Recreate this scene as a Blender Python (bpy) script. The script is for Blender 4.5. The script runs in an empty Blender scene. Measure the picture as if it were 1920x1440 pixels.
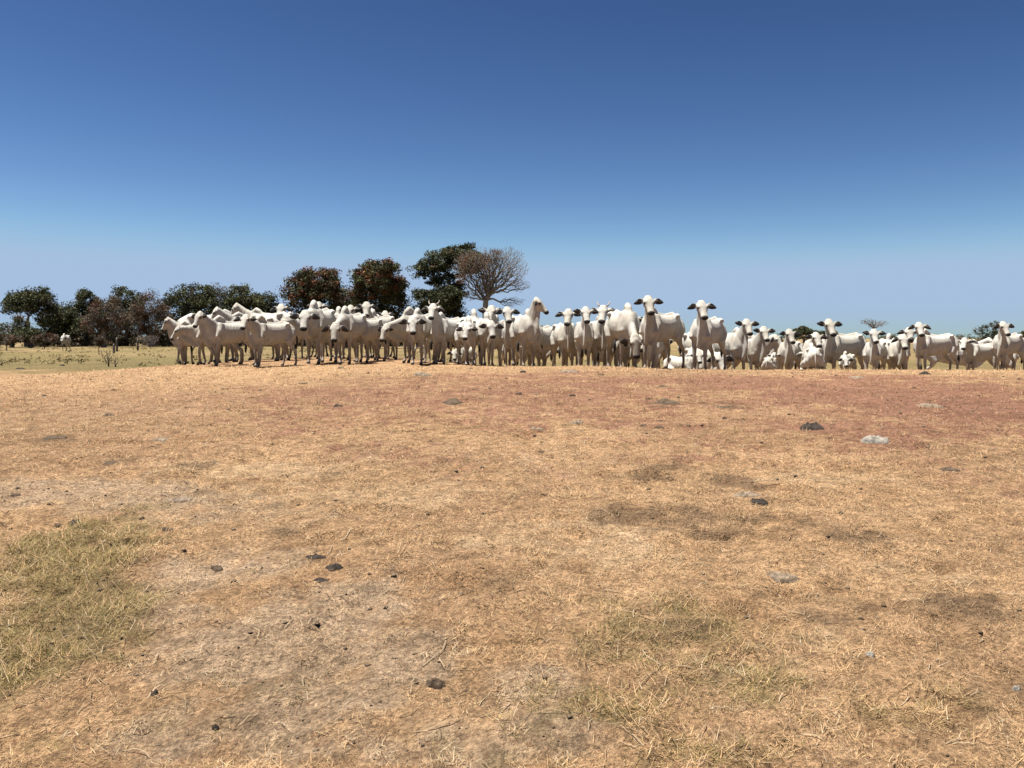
import bpy, math, random
import numpy as np
from mathutils import Vector, Matrix
R = math.radians
rng = np.random.default_rng(7)
random.seed(7)
S = bpy.context.scene
COL = S.collection

# ------------------------------------------------------------------ camera, sky, sun, exposure
F = 1507.0            # focal length in photograph pixels (photograph 1920 wide)
HZ = 634.0            # horizon row
EYE = 1.60
PITCH = math.atan((720 - HZ) / F)
cam_d = bpy.data.cameras.new('camera')
cam_d.sensor_width = 36.0
cam_d.lens = 36.0 * F / 1920.0
cam_d.clip_start = 0.1
cam_d.clip_end = 12000
cam = bpy.data.objects.new('camera', cam_d)
COL.objects.link(cam)
cam.location = (0, 0, EYE)
cam.rotation_euler = (math.pi / 2 - PITCH, 0, 0)
S.camera = cam

SUN_EL, SUN_AZ = R(74), R(-82)      # azimuth measured from +Y (view direction) towards +X
W = bpy.data.worlds.new('World')
S.world = W
W.use_nodes = True
nt = W.node_tree
nt.nodes.clear()
sky = nt.nodes.new('ShaderNodeTexSky')
sky.sky_type = 'NISHITA'
sky.sun_disc = False
sky.sun_elevation = SUN_EL
sky.sun_rotation = SUN_AZ
sky.altitude = 1500
sky.air_density = 1.0
sky.dust_density = 0.25
sky.ozone_density = 2.0
bg = nt.nodes.new('ShaderNodeBackground')
bg.inputs['Strength'].default_value = 0.085
# clear dry air: each channel of the sky gets the photograph's response (input x strength, power, gain)
sp_ = nt.nodes.new('ShaderNodeSeparateColor'); cb_ = nt.nodes.new('ShaderNodeCombineColor')
nt.links.new(sky.outputs[0], sp_.inputs[0])
def _m(op, a, b):
    x = nt.nodes.new('ShaderNodeMath'); x.operation = op
    nt.links.new(a, x.inputs[0]); x.inputs[1].default_value = b
    return x.outputs[0]
for i_, (pw, gn, cap) in enumerate(((1.98, 3.62, .385), (1.90, 2.65, .525), (1.87, 2.135, .735))):
    o_ = _m('MULTIPLY', _m('POWER', _m('MULTIPLY', sp_.outputs[i_], .085), pw), gn)
    sm_ = nt.nodes.new('ShaderNodeMath'); sm_.operation = 'SMOOTH_MIN'
    nt.links.new(o_, sm_.inputs[0]); sm_.inputs[1].default_value = cap; sm_.inputs[2].default_value = .12
    nt.links.new(_m('MULTIPLY', sm_.outputs[0], 1 / .085 / 2 ** 1.6), cb_.inputs[i_])
wo = nt.nodes.new('ShaderNodeOutputWorld')
nt.links.new(cb_.outputs[0], bg.inputs['Color'])
nt.links.new(bg.outputs[0], wo.inputs['Surface'])

sd = bpy.data.lights.new('sun', 'SUN')
sd.energy = 5.0
sd.angle = R(0.5)
sd.color = (1.0, 0.955, 0.88)
sun = bpy.data.objects.new('sun', sd)
COL.objects.link(sun)
to_sun = Vector((math.cos(SUN_EL) * math.sin(SUN_AZ), math.cos(SUN_EL) * math.cos(SUN_AZ), math.sin(SUN_EL)))
sun.rotation_euler = to_sun.to_track_quat('Z', 'Y').to_euler()
sun.location = (0, 0, 60)

S.view_settings.view_transform = 'Standard'
S.view_settings.look = 'None'
S.view_settings.exposure = 1.6
S.view_settings.gamma = 1.0
S.view_settings.use_curve_mapping = False

# ------------------------------------------------------------------ helpers
def ss(a, b, x):
    t = np.clip((x - a) / (b - a), 0, 1)
    return t * t * (3 - 2 * t)

def _hash(ix, iy, seed):
    h = (ix.astype(np.int64) * 374761393 + iy.astype(np.int64) * 668265263 + seed * 974634777) & 0xffffffff
    h = ((h ^ (h >> 13)) * 1274126177) & 0xffffffff
    h = h ^ (h >> 16)
    return (h & 0xffff) / 65535.0

def vnoise(x, y, seed=0):
    x = np.asarray(x, float); y = np.asarray(y, float)
    ix = np.floor(x); iy = np.floor(y)
    fx = x - ix; fy = y - iy
    fx = fx * fx * (3 - 2 * fx); fy = fy * fy * (3 - 2 * fy)
    ix = ix.astype(np.int64); iy = iy.astype(np.int64)
    a = _hash(ix, iy, seed); b = _hash(ix + 1, iy, seed)
    c = _hash(ix, iy + 1, seed); d = _hash(ix + 1, iy + 1, seed)
    return (a * (1 - fx) + b * fx) * (1 - fy) + (c * (1 - fx) + d * fx) * fy

def fbm(x, y, oct=4, seed=0, gain=0.5):
    s = 0; a = 1; n = 0
    for k in range(oct):
        s = s + a * vnoise(x * 2 ** k + 17.3 * k, y * 2 ** k - 9.1 * k, seed + k)
        n += a; a *= gain
    return s / n

def base_h(x, y):
    x = np.asarray(x, float); y = np.asarray(y, float)
    plain = 0.30 + 0.12 * (fbm(x / 40, y / 40, 2, 90) - 0.5) * ss(60, 120, np.hypot(x, y))
    top = 0.97 - 0.33 * ss(-6.5, -13, x)
    t = np.clip(y / 15.5, 0, 1)
    rise = top * (1 - (1 - t) ** 1.8)
    yc = 15.5 + 2.3 * (1 - ss(1.2, 5.0, x)) + 6.5 * (1 - ss(-5.0, 0.0, x))
    slope = 0.135 - 0.115 * (1 - ss(-6.0, 3.0, x))
    L = (top - plain) / slope * 1.5
    fall = ss(0, 1, (y - yc) / L)
    z = rise * (1 - fall) + plain * fall
    # sideways and behind: settle to the plain
    side = ss(30, 60, np.abs(x))
    z = z * (1 - side) + plain * side * ss(-5, 8, y) + 0
    return z

def ground_h(x, y):
    z = base_h(x, y)
    d = np.hypot(x, y)
    near = 1 - ss(18, 40, d)
    z = z + near * (0.055 * (fbm(x / 1.7, y / 1.7, 3, 5) - 0.5) + 0.042 * (fbm(x / .38, y / .38, 3, 11) - 0.5))
    z = z + (1 - ss(7, 12, d)) * (0.03 * (fbm(x / .09, y / .09, 2, 31) - 0.5) - 0.03 * ss(.60, .74, fbm(x / .17, y / .17, 2, 37)))
    return z

def px_ray(px, py):
    v = Vector(((px - 960) / F, 1.0, (720 - py) / F))
    c, s = math.cos(PITCH), math.sin(PITCH)
    return Vector((v.x, v.y * c + v.z * s, -v.y * s + v.z * c))

def px_ground(px, py):
    r = px_ray(px, py)
    t = np.linspace(1.5, 60, 6000)
    d = EYE + r.z * t - base_h(r.x * t, r.y * t)
    k = np.argmax(d < 0)
    if d[k] >= 0: k = len(t) - 1
    return r.x * t[k], r.y * t[k]

def px_at(px, py, y):
    r = px_ray(px, py)
    t = y / r.y
    return Vector((r.x * t, y, EYE + r.z * t))

def link(o, parent=None):
    COL.objects.link(o)
    if parent is not None: o.parent = parent
    return o

def tag(o, label=None, cat=None, group=None, kind=None):
    if label: o['label'] = label
    if cat: o['category'] = cat
    if group: o['group'] = group
    if kind: o['kind'] = kind
    return o

def empty(name, loc, rz=0.0, sc=1.0):
    o = bpy.data.objects.new(name, None)
    o.location = loc; o.rotation_euler = (0, 0, rz); o.scale = (sc, sc, sc)
    o.empty_display_size = 0.3
    return link(o)

def np_mesh(name, V, Fc, mat=None, smooth=False, col=None, colname='tint'):
    """V (n,3), Fc (m,k) all the same size k or list of arrays"""
    me = bpy.data.meshes.new(name)
    V = np.asarray(V, np.float32)
    groups = Fc if isinstance(Fc, list) else [Fc]
    groups = [np.asarray(g, np.int32) for g in groups if len(g)]
    me.vertices.add(len(V)); me.vertices.foreach_set('co', V.ravel())
    tot = np.concatenate([np.full(len(g), g.shape[1], np.int32) for g in groups])
    loops = np.concatenate([g.ravel() for g in groups])
    me.loops.add(len(loops)); me.loops.foreach_set('vertex_index', loops)
    me.polygons.add(len(tot))
    st = np.concatenate([[0], np.cumsum(tot)[:-1]]).astype(np.int32)
    me.polygons.foreach_set('loop_start', st)
    try: me.polygons.foreach_set('loop_total', tot)
    except Exception: pass
    if smooth: me.polygons.foreach_set('use_smooth', np.ones(len(tot), bool))
    me.update(calc_edges=True)
    if col is not None:
        ca = me.color_attributes.new(colname, 'FLOAT_COLOR', 'POINT')
        c4 = np.ones((len(V), 4), np.float32); c4[:, :col.shape[1]] = col
        ca.data.foreach_set('color', c4.ravel())
    if mat: me.materials.append(mat)
    return me

# ------------------------------------------------------------------ materials
def new_mat(name):
    m = bpy.data.materials.new(name); m.use_nodes = True
    n = m.node_tree; b = n.nodes['Principled BSDF']
    b.inputs['Roughness'].default_value = 0.9
    b.inputs['Specular IOR Level'].default_value = 0.2
    return m, n, b
def N(n, t, **kw):
    x = n.nodes.new(t)
    for k, v in kw.items(): setattr(x, k, v)
    return x
def noise(n, vec, scale, detail=4, rough=0.55):
    x = N(n, 'ShaderNodeTexNoise'); x.inputs['Scale'].default_value = scale
    x.inputs['Detail'].default_value = detail; x.inputs['Roughness'].default_value = rough
    n.links.new(vec, x.inputs['Vector']); return x.outputs['Fac']
def ramp(n, fac, stops):
    x = N(n, 'ShaderNodeValToRGB'); e = x.color_ramp.elements
    while len(e) < len(stops): e.new(0.5)
    for i, (p, c) in enumerate(stops):
        e[i].position = p; e[i].color = (c, c, c, 1) if not isinstance(c, tuple) else (*c, 1)
    n.links.new(fac, x.inputs['Fac']); return x.outputs['Color']
def mix(n, a, b, fac, mode='MIX'):
    x = N(n, 'ShaderNodeMix', data_type='RGBA', blend_type=mode)
    for s, v in ((6, a), (7, b), (0, fac)):
        if isinstance(v, (int, float)): x.inputs[s].default_value = v
        elif isinstance(v, tuple): x.inputs[s].default_value = (*v, 1)
        else: n.links.new(v, x.inputs[s])
    return x.outputs[2]

def mat_ground():
    m, n, b = new_mat('dry_pasture')
    g = N(n, 'ShaderNodeNewGeometry'); P = g.outputs['Position']
    at = N(n, 'ShaderNodeVertexColor', layer_name='tint')
    f1 = ramp(n, noise(n, P, 55, 5, .7), [(.3, .36), (.5, .97), (.7, 1.6)])
    f2 = ramp(n, noise(n, P, 12, 6, .7), [(.3, .52), (.5, 1.0), (.7, 1.45)])
    f3 = ramp(n, noise(n, P, 2.3, 6, .65), [(.3, (.80, .76, .72)), (.5, (1., 1., 1.)), (.7, (1.14, 1.16, 1.2))])
    mp = N(n, 'ShaderNodeMapping'); mp.inputs['Scale'].default_value = (1.0, .8, 1.0)
    n.links.new(P, mp.inputs['Vector'])
    f4 = ramp(n, noise(n, mp.outputs[0], .22, 7, .7), [(.35, .85), (.65, 1.1)])
    c = mix(n, at.outputs['Color'], f1, 1.0, 'MULTIPLY')
    c = mix(n, c, f2, 1.0, 'MULTIPLY')
    c = mix(n, c, f3, 1.0, 'MULTIPLY')
    c = mix(n, c, f4, 1.0, 'MULTIPLY')
    # sparse reddish litter
    f5 = ramp(n, noise(n, P, 30, 3, .6), [(.58, 0.0), (.68, .55)])
    c = mix(n, c, (.17, .085, .045), f5)
    n.links.new(c, b.inputs['Base Color'])
    bm = N(n, 'ShaderNodeBump'); bm.inputs['Strength'].default_value = 1.0; bm.inputs['Distance'].default_value = .045
    add = N(n, 'ShaderNodeMath', operation='ADD')
    n.links.new(noise(n, P, 14, 8, .75), add.inputs[0]); n.links.new(noise(n, P, 70, 4, .7), add.inputs[1])
    n.links.new(add.outputs[0], bm.inputs['Height']); n.links.new(bm.outputs[0], b.inputs['Normal'])
    b.inputs['Roughness'].default_value = .95
    b.inputs['Specular IOR Level'].default_value = .1
    return m

def mat_attr(name, var=0.2, scale=8, rough=.85, trans=0.0, spec=.15):
    m, n, b = new_mat(name)
    tc = N(n, 'ShaderNodeTexCoord')
    at = N(n, 'ShaderNodeVertexColor', layer_name='tint')
    f = ramp(n, noise(n, tc.outputs['Object'], scale, 4, .6), [(.3, 1 - var), (.7, 1 + var)])
    c = mix(n, at.outputs['Color'], f, 1.0, 'MULTIPLY')
    n.links.new(c, b.inputs['Base Color'])
    b.inputs['Roughness'].default_value = rough
    b.inputs['Specular IOR Level'].default_value = spec
    if trans:
        tr = N(n, 'ShaderNodeBsdfTranslucent'); n.links.new(c, tr.inputs['Color'])
        mx = N(n, 'ShaderNodeMixShader'); mx.inputs[0].default_value = trans
        n.links.new(b.outputs[0], mx.inputs[1]); n.links.new(tr.outputs[0], mx.inputs[2])
        n.links.new(mx.outputs[0], n.nodes['Material Output'].inputs['Surface'])
    return m

def mat_hide():
    m, n, b = new_mat('zebu_hide')
    tc = N(n, 'ShaderNodeTexCoord'); oi = N(n, 'ShaderNodeObjectInfo')
    at = N(n, 'ShaderNodeVertexColor', layer_name='tint')
    sep = N(n, 'ShaderNodeSeparateColor'); n.links.new(at.outputs['Color'], sep.inputs[0])
    O = tc.outputs['Object']
    warm = mix(n, (.37, .358, .33), (.34, .32, .28), oi.outputs['Random'])
    f = ramp(n, noise(n, O, 3.0, 5, .6), [(.35, (.86, .82, .76)), (.6, (1., 1., 1.))])
    c = mix(n, warm, f, 1.0, 'MULTIPLY')
    # red leg dust darkened as painted shade; grey coat pigment on neck and knees
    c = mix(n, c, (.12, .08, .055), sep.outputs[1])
    c = mix(n, c, (.18, .16, .145), sep.outputs[2])
    c = mix(n, c, (.018, .015, .013), sep.outputs[0])
    n.links.new(c, b.inputs['Base Color'])
    bm = N(n, 'ShaderNodeBump'); bm.inputs['Strength'].default_value = .8; bm.inputs['Distance'].default_value = .03
    wv = N(n, 'ShaderNodeMapping'); wv.inputs['Scale'].default_value = (16, 6, 3)
    n.links.new(O, wv.inputs['Vector'])
    n.links.new(noise(n, wv.outputs[0], 1.0, 3, .5), bm.inputs['Height']); n.links.new(bm.outputs[0], b.inputs['Normal'])
    b.inputs['Roughness'].default_value = .7
    return m

def mat_flat(name, col, var=.3, scale=6, rough=.8, bump=0.0):
    m, n, b = new_mat(name)
    tc = N(n, 'ShaderNodeTexCoord')
    f = ramp(n, noise(n, tc.outputs['Object'], scale, 5, .65), [(.3, 1 - var), (.7, 1 + var)])
    c = mix(n, col, f, 1.0, 'MULTIPLY'); n.links.new(c, b.inputs['Base Color'])
    b.inputs['Roughness'].default_value = rough
    if bump:
        bm = N(n, 'ShaderNodeBump'); bm.inputs['Strength'].default_value = bump; bm.inputs['Distance'].default_value = .02
        n.links.new(noise(n, tc.outputs['Object'], scale * 4, 5, .7), bm.inputs['Height'])
        n.links.new(bm.outputs[0], b.inputs['Normal'])
    return m

M_GROUND = mat_ground()
M_GRASS = mat_attr('dry_grass', .12, 3, .8, .15)
M_LEAF = mat_attr('tree_leaf', .35, .6, .75, .12, .12)
M_BARK = mat_attr('bark', .25, 3, .9)
M_HIDE = mat_hide()
M_EYE = mat_flat('eye', (.02, .015, .012), .1, 4, .15)
M_HORN = mat_flat('horn', (.22, .19, .16), .3, 20, .5)
M_TUFT = mat_flat('tail_hair', (.03, .025, .022), .3, 30, .8)
M_DUNG = mat_flat('dark_dung', (.030, .023, .018), .5, 18, .9, .8)
M_DUNGM = mat_flat('brown_dung', (.07, .048, .031), .5, 18, .9, .8)
M_DUNGG = mat_flat('bleached_dung', (.165, .125, .088), .65, 30, .95, .8)
M_STONE = mat_flat('pale_stone', (.20, .18, .152), .7, 16, .85, .6)
M_POST = mat_flat('weathered_wood', (.11, .09, .075), .3, 9, .9, .5)

# ------------------------------------------------------------------ terrain
def axis(lo, hi, step, far, g=1.09):
    a = list(np.arange(lo, hi, step))
    s = step; v = a[-1]
    while v < far: s *= g; v += s; a.append(v)
    s = step; v = a[0]; b = []
    while v > -far: s *= g; v -= s; b.append(v)
    return np.array(b[::-1] + a)
XS = axis(-12.5, 12.5, .055, 4500)
YS = axis(1.9, 8, .04, 10)
YS = YS[(YS >= 1.9) & (YS < 8)]
YS = np.concatenate([YS, np.arange(YS[-1] + .06, 22, .07)])
s = .07; v = YS[-1]; up = []
while v < 4500: s *= 1.07; v += s; up.append(v)
s = .04; v = YS[0]; dn = []
while v > -400: s *= 1.15; v -= s; dn.append(v)
YS = np.concatenate([dn[::-1], YS, up])
GX, GY = np.meshgrid(XS, YS)
GZ = ground_h(GX, GY)

# zones: (px, py, half width px, half height px, zone, strength)
ZN = [(70, 1060, 230, 100, 'green', 1.1), (30, 1250, 180, 150, 'green', 1.0), (130, 1150, 150, 70, 'green', .9), (60, 1400, 160, 60, 'green', .4),
      (1270, 1200, 210, 80, 'green', .65), (1400, 1290, 150, 90, 'green', .55), (1180, 1330, 190, 60, 'green', .55),
      (1700, 1330, 160, 50, 'green', .4), (1330, 1420, 200, 50, 'green', .5), (420, 1340, 200, 80, 'green', .3), (930, 1380, 150, 60, 'green', .35),
      (120, 925, 260, 42, 'bare', 1.1), (420, 970, 220, 40, 'bare', .6), (400, 1070, 200, 60, 'bare', .7), (640, 1150, 190, 80, 'bare', .95),
      (480, 1220, 260, 80, 'bare', .95), (330, 1380, 180, 60, 'bare', .8), (600, 1400, 200, 50, 'bare', .85), (240, 940, 220, 40, 'bare', .8), (760, 1230, 130, 60, 'bare', .9), (560, 1340, 260, 80, 'bare', .9), (800, 1400, 230, 60, 'bare', .8),
      (1010, 1290, 130, 50, 'bare', .7), (1050, 1390, 150, 60, 'bare', .7), (1370, 1390, 60, 40, 'bare', .7), (1350, 1260, 60, 30, 'bare', .5), (300, 1180, 170, 50, 'bare', .6),
      (1230, 885, 75, 26, 'dark', 1.01), (1350, 905, 90, 24, 'dark', 0.81), (1180, 965, 80, 24, 'dark', 0.86), (1340, 985, 110, 30, 'dark', 0.75), (1460, 985, 90, 24, 'dark', 0.86), (1590, 1010, 70, 20, 'dark', 0.72),
      (1560, 1145, 110, 34, 'dark', 0.96), (1800, 1150, 90, 30, 'dark', 0.91), (920, 1100, 90, 30, 'dark', 0.72), (540, 1005, 60, 14, 'dark', 0.81),
      (100, 823, 70, 10, 'dark', 0.61), (210, 868, 40, 9, 'dark', 0.81), (380, 872, 60, 9, 'dark', 0.81), (1250, 754, 60, 8, 'dark', 0.81), (1350, 759, 50, 7, 'dark', 0.81),
      (1240, 1190, 110, 34, 'dark', 0.51), (1890, 1280, 90, 60, 'dark', 0.61), (580, 1270, 110, 30, 'dark', 0.51), (1700, 960, 90, 16, 'dark', 0.30), (130, 1190, 60, 30, 'dark', 0.51),
      (1700, 745, 330, 60, 'red', 1.15), (1720, 800, 300, 50, 'red', .8), (1500, 720, 400, 28, 'red', .8), (1100, 712, 500, 20, 'red', .7), (1650, 830, 200, 30, 'red', .5), (780, 725, 80, 14, 'red', .7), (900, 870, 110, 24, 'red', .3),
      (1000, 770, 560, 55, 'red', .62), (640, 750, 330, 34, 'red', .6), (800, 860, 330, 50, 'red', .42), (300, 760, 200, 24, 'red', .4), (1250, 840, 260, 40, 'red', .45), (1450, 770, 300, 70, 'red', .6), (700, 840, 200, 40, 'red', .25), (450, 780, 200, 30, 'red', .25), (1850, 900, 160, 50, 'red', .4),
      (500, 880, 260, 22, 'pale', .8), (600, 930, 300, 40, 'pale', .6), (1000, 1020, 260, 60, 'pale', .7), (150, 780, 240, 40, 'pale', .3), (1000, 850, 200, 30, 'pale', .4), (1700, 1090, 150, 30, 'pale', .5), (1500, 1230, 170, 60, 'pale', .5), (1560, 895, 150, 20, 'pale', .4)]
def zones(X, Y):
    Z = {k: np.zeros_like(X) for k in ('green', 'bare', 'dark', 'red', 'pale')}
    n1 = fbm(X / .55, Y / .55, 4, 40); n2 = fbm(X / .16, Y / .16, 3, 50)
    wob = (n1 - .5) * 1.5 + (n2 - .5) * .9
    for px, py, hx, hy, k, s in ZN:
        cx, cy = px_ground(px, py)
        y0 = px_ground(px, min(py + hy, 1500))[1]; y1 = px_ground(px, max(py - hy, 700))[1]
        rx = hx / F * cy; ry = max((y1 - y0) / 2, .1)
        cy = (y0 + y1) / 2
        d = np.sqrt(((X - cx) / rx) ** 2 + ((Y - cy) / ry) ** 2)
        w = s * (1 - ss(.45, 1.35, d + wob * .8))
        Z[k] = np.maximum(Z[k], w)
    D = np.hypot(X, Y)
    far = ss(24, 34, D)
    nn = fbm(X / 1.6, Y / 2.2, 3, 222) - .5; lf = ss(-6.2, -10, X + nn * 8) * ss(19, 26, Y + nn * 14) 
    Z['green'] = np.maximum(Z['green'] * (1 - far), np.maximum(lf, far * .8))
    for k in ('bare', 'dark', 'red', 'pale'): Z[k] = Z[k] * (1 - far)
    return Z, n1, n2
def C(*c): return np.array(c)
def ground_col(X, Y):
    Z, n1, n2 = zones(X, Y)
    straw = C(.71, .445, .24)
    c = np.ones(X.shape + (3,)) * straw
    n3 = fbm(X / 2.6, Y / 2.6, 4, 77)
    w = ss(.45, .65, n3)[..., None] * .5
    c = c * (1 - w) + C(.52, .31, .175) * w
    nf = fbm(X / .085, Y / .085, 3, 201); nb = fbm(X / .3, Y / .3, 3, 205)
    Z['dark'] = Z['dark'] * ss(.40, .60, fbm(X / .42, Y / .42, 3, 211))
    for k, col in (('red', C(.45, .22, .145)), ('pale', C(.82, .56, .325)), ('bare', C(.67, .475, .305)), ('green', C(.37, .27, .12)), ('dark', C(.31, .20, .115))):
        w = np.clip(Z[k], 0, 1)[..., None]
        w = ss(.22, .85, w + ((nf - .5) * 1.1 + (nb - .5) * .9)[..., None] * (w > .02)) * .88
        c = c * (1 - w) + col * w
    Dd = np.hypot(X, Y); ff = (ss(22, 30, Dd) * Z['green'])[..., None]
    ff = ff * (.55 + .45 * ss(.3, .6, fbm(X / 5, Y / 9, 3, 301)))[..., None]
    c = c * (1 - ff) + C(.26, .21, .088) * ff
    # speckle of dirt and litter
    sp = ss(.56, .75, fbm(X / .12, Y / .12, 3, 61))[..., None] * .3
    c = c * (1 - sp) + C(.30, .19, .11) * sp
    D = np.hypot(X, Y)
    fw = (ss(40, 90, D) * ss(.35, .65, fbm(X / 22, Y / 22, 3, 123)))[..., None]
    c = c * (1 - fw * .7) + C(.40, .28, .155) * fw * .7
    return c * .475, Z
gc, _ = ground_col(GX, GY)
ny, nx = GX.shape
V = np.stack([GX, GY, GZ], -1).reshape(-1, 3)
i = np.arange(ny - 1)[:, None] * nx + np.arange(nx - 1)[None, :]
Q = np.stack([i, i + 1, i + nx + 1, i + nx], -1).reshape(-1, 4)
ground = link(bpy.data.objects.new('ground', np_mesh('ground', V, Q, M_GROUND, True, gc.reshape(-1, 3))))
tag(ground, kind='structure')

# ------------------------------------------------------------------ grass (uncountable)
def blades(y0, y1, dens, ln, wd):
    area = (y1 - y0) * (1.5 * (y0 + y1) / 2 + 2.4)
    n = int(area * dens)
    Y = rng.uniform(y0, y1, n); X = rng.uniform(-1, 1, n) * (.75 * Y + 1.2)
    keep = rng.uniform(0, 1, n) < (.75 * Y + 1.2) / (.75 * y1 + 1.2)
    X, Y = X[keep], Y[keep]
    Z, n1, n2 = zones(X, Y)
    cl = fbm(X / .11, Y / .11, 2, 71)
    p = .20 + 1.0 * ss(.45, .60, cl) + .5 * Z['green'] - .62 * Z['bare'] - .15 * Z['red']
    keep = rng.uniform(0, 1.2, len(X)) < p
    X, Y = X[keep], Y[keep]
    for k in Z: Z[k] = Z[k][keep]
    n = len(X)
    gz = ground_h(X, Y)
    a = rng.uniform(0, 2 * np.pi, n)
    g = np.clip(Z['green'], 0, 1)
    tuft = ss(.55, .72, fbm(X / .16, Y / .16, 2, 73)) * (1 - .5 * np.clip(Z['bare'], 0, 1))
    L = ln * rng.lognormal(0, .42, n) * (.72 + .85 * g + .9 * tuft)
    tilt = np.clip(rng.normal(.25, .22, n) + .25 * g, .03, 1.2)      # elevation angle
    w = wd * rng.uniform(.6, 1.3, n)
    dx, dy = np.cos(a), np.sin(a)
    ex = X + dx * np.cos(tilt) * L; ey = Y + dy * np.cos(tilt) * L; ez = gz + np.sin(tilt) * L
    V = np.stack([np.stack([X - dy * w, Y + dx * w, gz - .002], -1), np.stack([X + dy * w, Y - dx * w, gz - .002], -1),
                  np.stack([ex + dy * w * .35, ey - dx * w * .35, ez], -1), np.stack([ex - dy * w * .35, ey + dx * w * .35, ez], -1)], 1).reshape(-1, 3)
    q = np.arange(n)[:, None] * 4 + np.array([[0, 1, 2, 3]])
    r = rng.uniform(0, 1, n)[:, None]
    straw = C(.90, .60, .32) * (1 - r) + C(.64, .395, .20) * r
    pale = C(.82, .64, .42)
    grn = C(.27, .215, .07) * (1 - r) + C(.48, .37, .14) * r
    gm = (rng.uniform(0, 1, n) < .62 * g + .015)[:, None]
    c = np.where(gm, grn, straw)
    pm = (rng.uniform(0, 1, n) < .12 + .35 * Z['bare'] + .10 * g)[:, None] & ~gm
    c = np.where(pm, pale, c)
    rd = (np.clip(Z['red'], 0, 1) * .6)[:, None]; c = c * (1 - rd) + C(.44, .235, .14) * rd
    dk = (np.clip(Z['dark'], 0, 1) * .75)[:, None]; c = c * (1 - dk) + C(.24, .165, .095) * dk
    c = c * rng.uniform(.62, 1.22, n)[:, None]; dkb = (rng.uniform(0, 1, n) < .07)[:, None]; c = np.where(dkb, c * .38, c)
    return V, q, np.repeat(c * .475, 4, 0)
def build_grass(name, parts, label):
    Vs, Qs, Cs, off = [], [], [], 0
    for V, q, c in parts:
        Vs.append(V); Qs.append(q + off); Cs.append(c); off += len(V)
    o = link(bpy.data.objects.new(name, np_mesh(name, np.concatenate(Vs), np.concatenate(Qs), M_GRASS, False, np.concatenate(Cs))))
    return tag(o, label, 'grass', kind='stuff')
build_grass('short_grass', [blades(2.1, 4, 11000, .026, .0011), blades(4, 6, 8000, .028, .0014), blades(6, 9, 4600, .032, .002), blades(9, 14, 1500, .038, .0034), blades(14, 19, 500, .045, .005)],
            'short dry straw coloured grass with yellow green patches covering the foreground')

# ------------------------------------------------------------------ lofts
def ring(c, r, u, rw, rt, rb, n=14, p=1.0):
    a = np.linspace(0, 2 * np.pi, n, endpoint=False)
    ca, sa = np.cos(a), np.sin(a)
    hu = np.where(sa > 0, rt, rb) * sa
    return np.asarray(c)[None] + np.outer(ca * rw, r) + np.outer(hu, u)
def loft(rings):
    n = len(rings[0]); V = list(rings); k = len(rings)
    Vv = np.concatenate(rings + [rings[0].mean(0)[None], rings[-1].mean(0)[None]])
    T = []
    for j in range(k - 1):
        for i in range(n):
            a, b = j * n + i, j * n + (i + 1) % n
            T += [(a, b, b + n), (a, b + n, a + n)]
    c0, c1 = k * n, k * n + 1
    for i in range(n):
        T.append((c0, (i + 1) % n, i)); T.append((c1, (k - 1) * n + i, (k - 1) * n + (i + 1) % n))
    return Vv, np.array(T)
def tube(pts, rad, n=10, flat=1.0):
    pts = np.asarray(pts, float); R_ = []
    for i, p in enumerate(pts):
        d = pts[min(i + 1, len(pts) - 1)] - pts[max(i - 1, 0)]; d /= np.linalg.norm(d) + 1e-9
        ref = np.array([0, 1., 0]) if abs(d[1]) < .9 else np.array([1., 0, 0])
        u = np.cross(d, ref); u /= np.linalg.norm(u); r = np.cross(u, d)
        R_.append(ring(p, r, u, rad[i] * flat, rad[i], rad[i], n))
    return loft(R_)
def interp(tab, t):
    tab = np.array(tab); return [np.interp(t, tab[:, 0], tab[:, k]) for k in range(1, tab.shape[1])]
def cat(parts):
    Vs, Ts, off = [], [], 0
    for v, t in parts: Vs.append(v); Ts.append(t + off); off += len(v)
    return np.concatenate(Vs), np.concatenate(Ts)

# ------------------------------------------------------------------ zebu
POSES = {'U': (54, -50), 'M': (33, -50), 'L': (4, -55), 'G': (-42, -72), 'K': (66, -46), 'P': (42, -60), 'D': (-12, -64)}
COW = {}
def head_frame(pose, yaw, lie):
    npit, hpit = POSES[pose]
    zs = -.50 if lie else 0.0
    base = np.array([.50, 0, 1.02 + zs])
    ny = R(yaw) * .55; hy = R(yaw)
    NL = .56
    nd = np.array([math.cos(R(npit)) * math.cos(ny), math.cos(R(npit)) * math.sin(ny), math.sin(R(npit))])
    poll = base + nd * NL
    hd = np.array([math.cos(R(hpit)) * math.cos(hy), math.cos(R(hpit)) * math.sin(hy), math.sin(R(hpit))])
    side = np.array([-math.sin(hy), math.cos(hy), 0])
    upv = np.cross(hd, side)
    if upv[2] < 0: upv = -upv
    top = max((poll + upv * .10)[2], (poll - hd * .05 + upv * .07)[2], poll[2] + .07)
    return base, nd, poll, hd, side, upv, top

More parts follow.
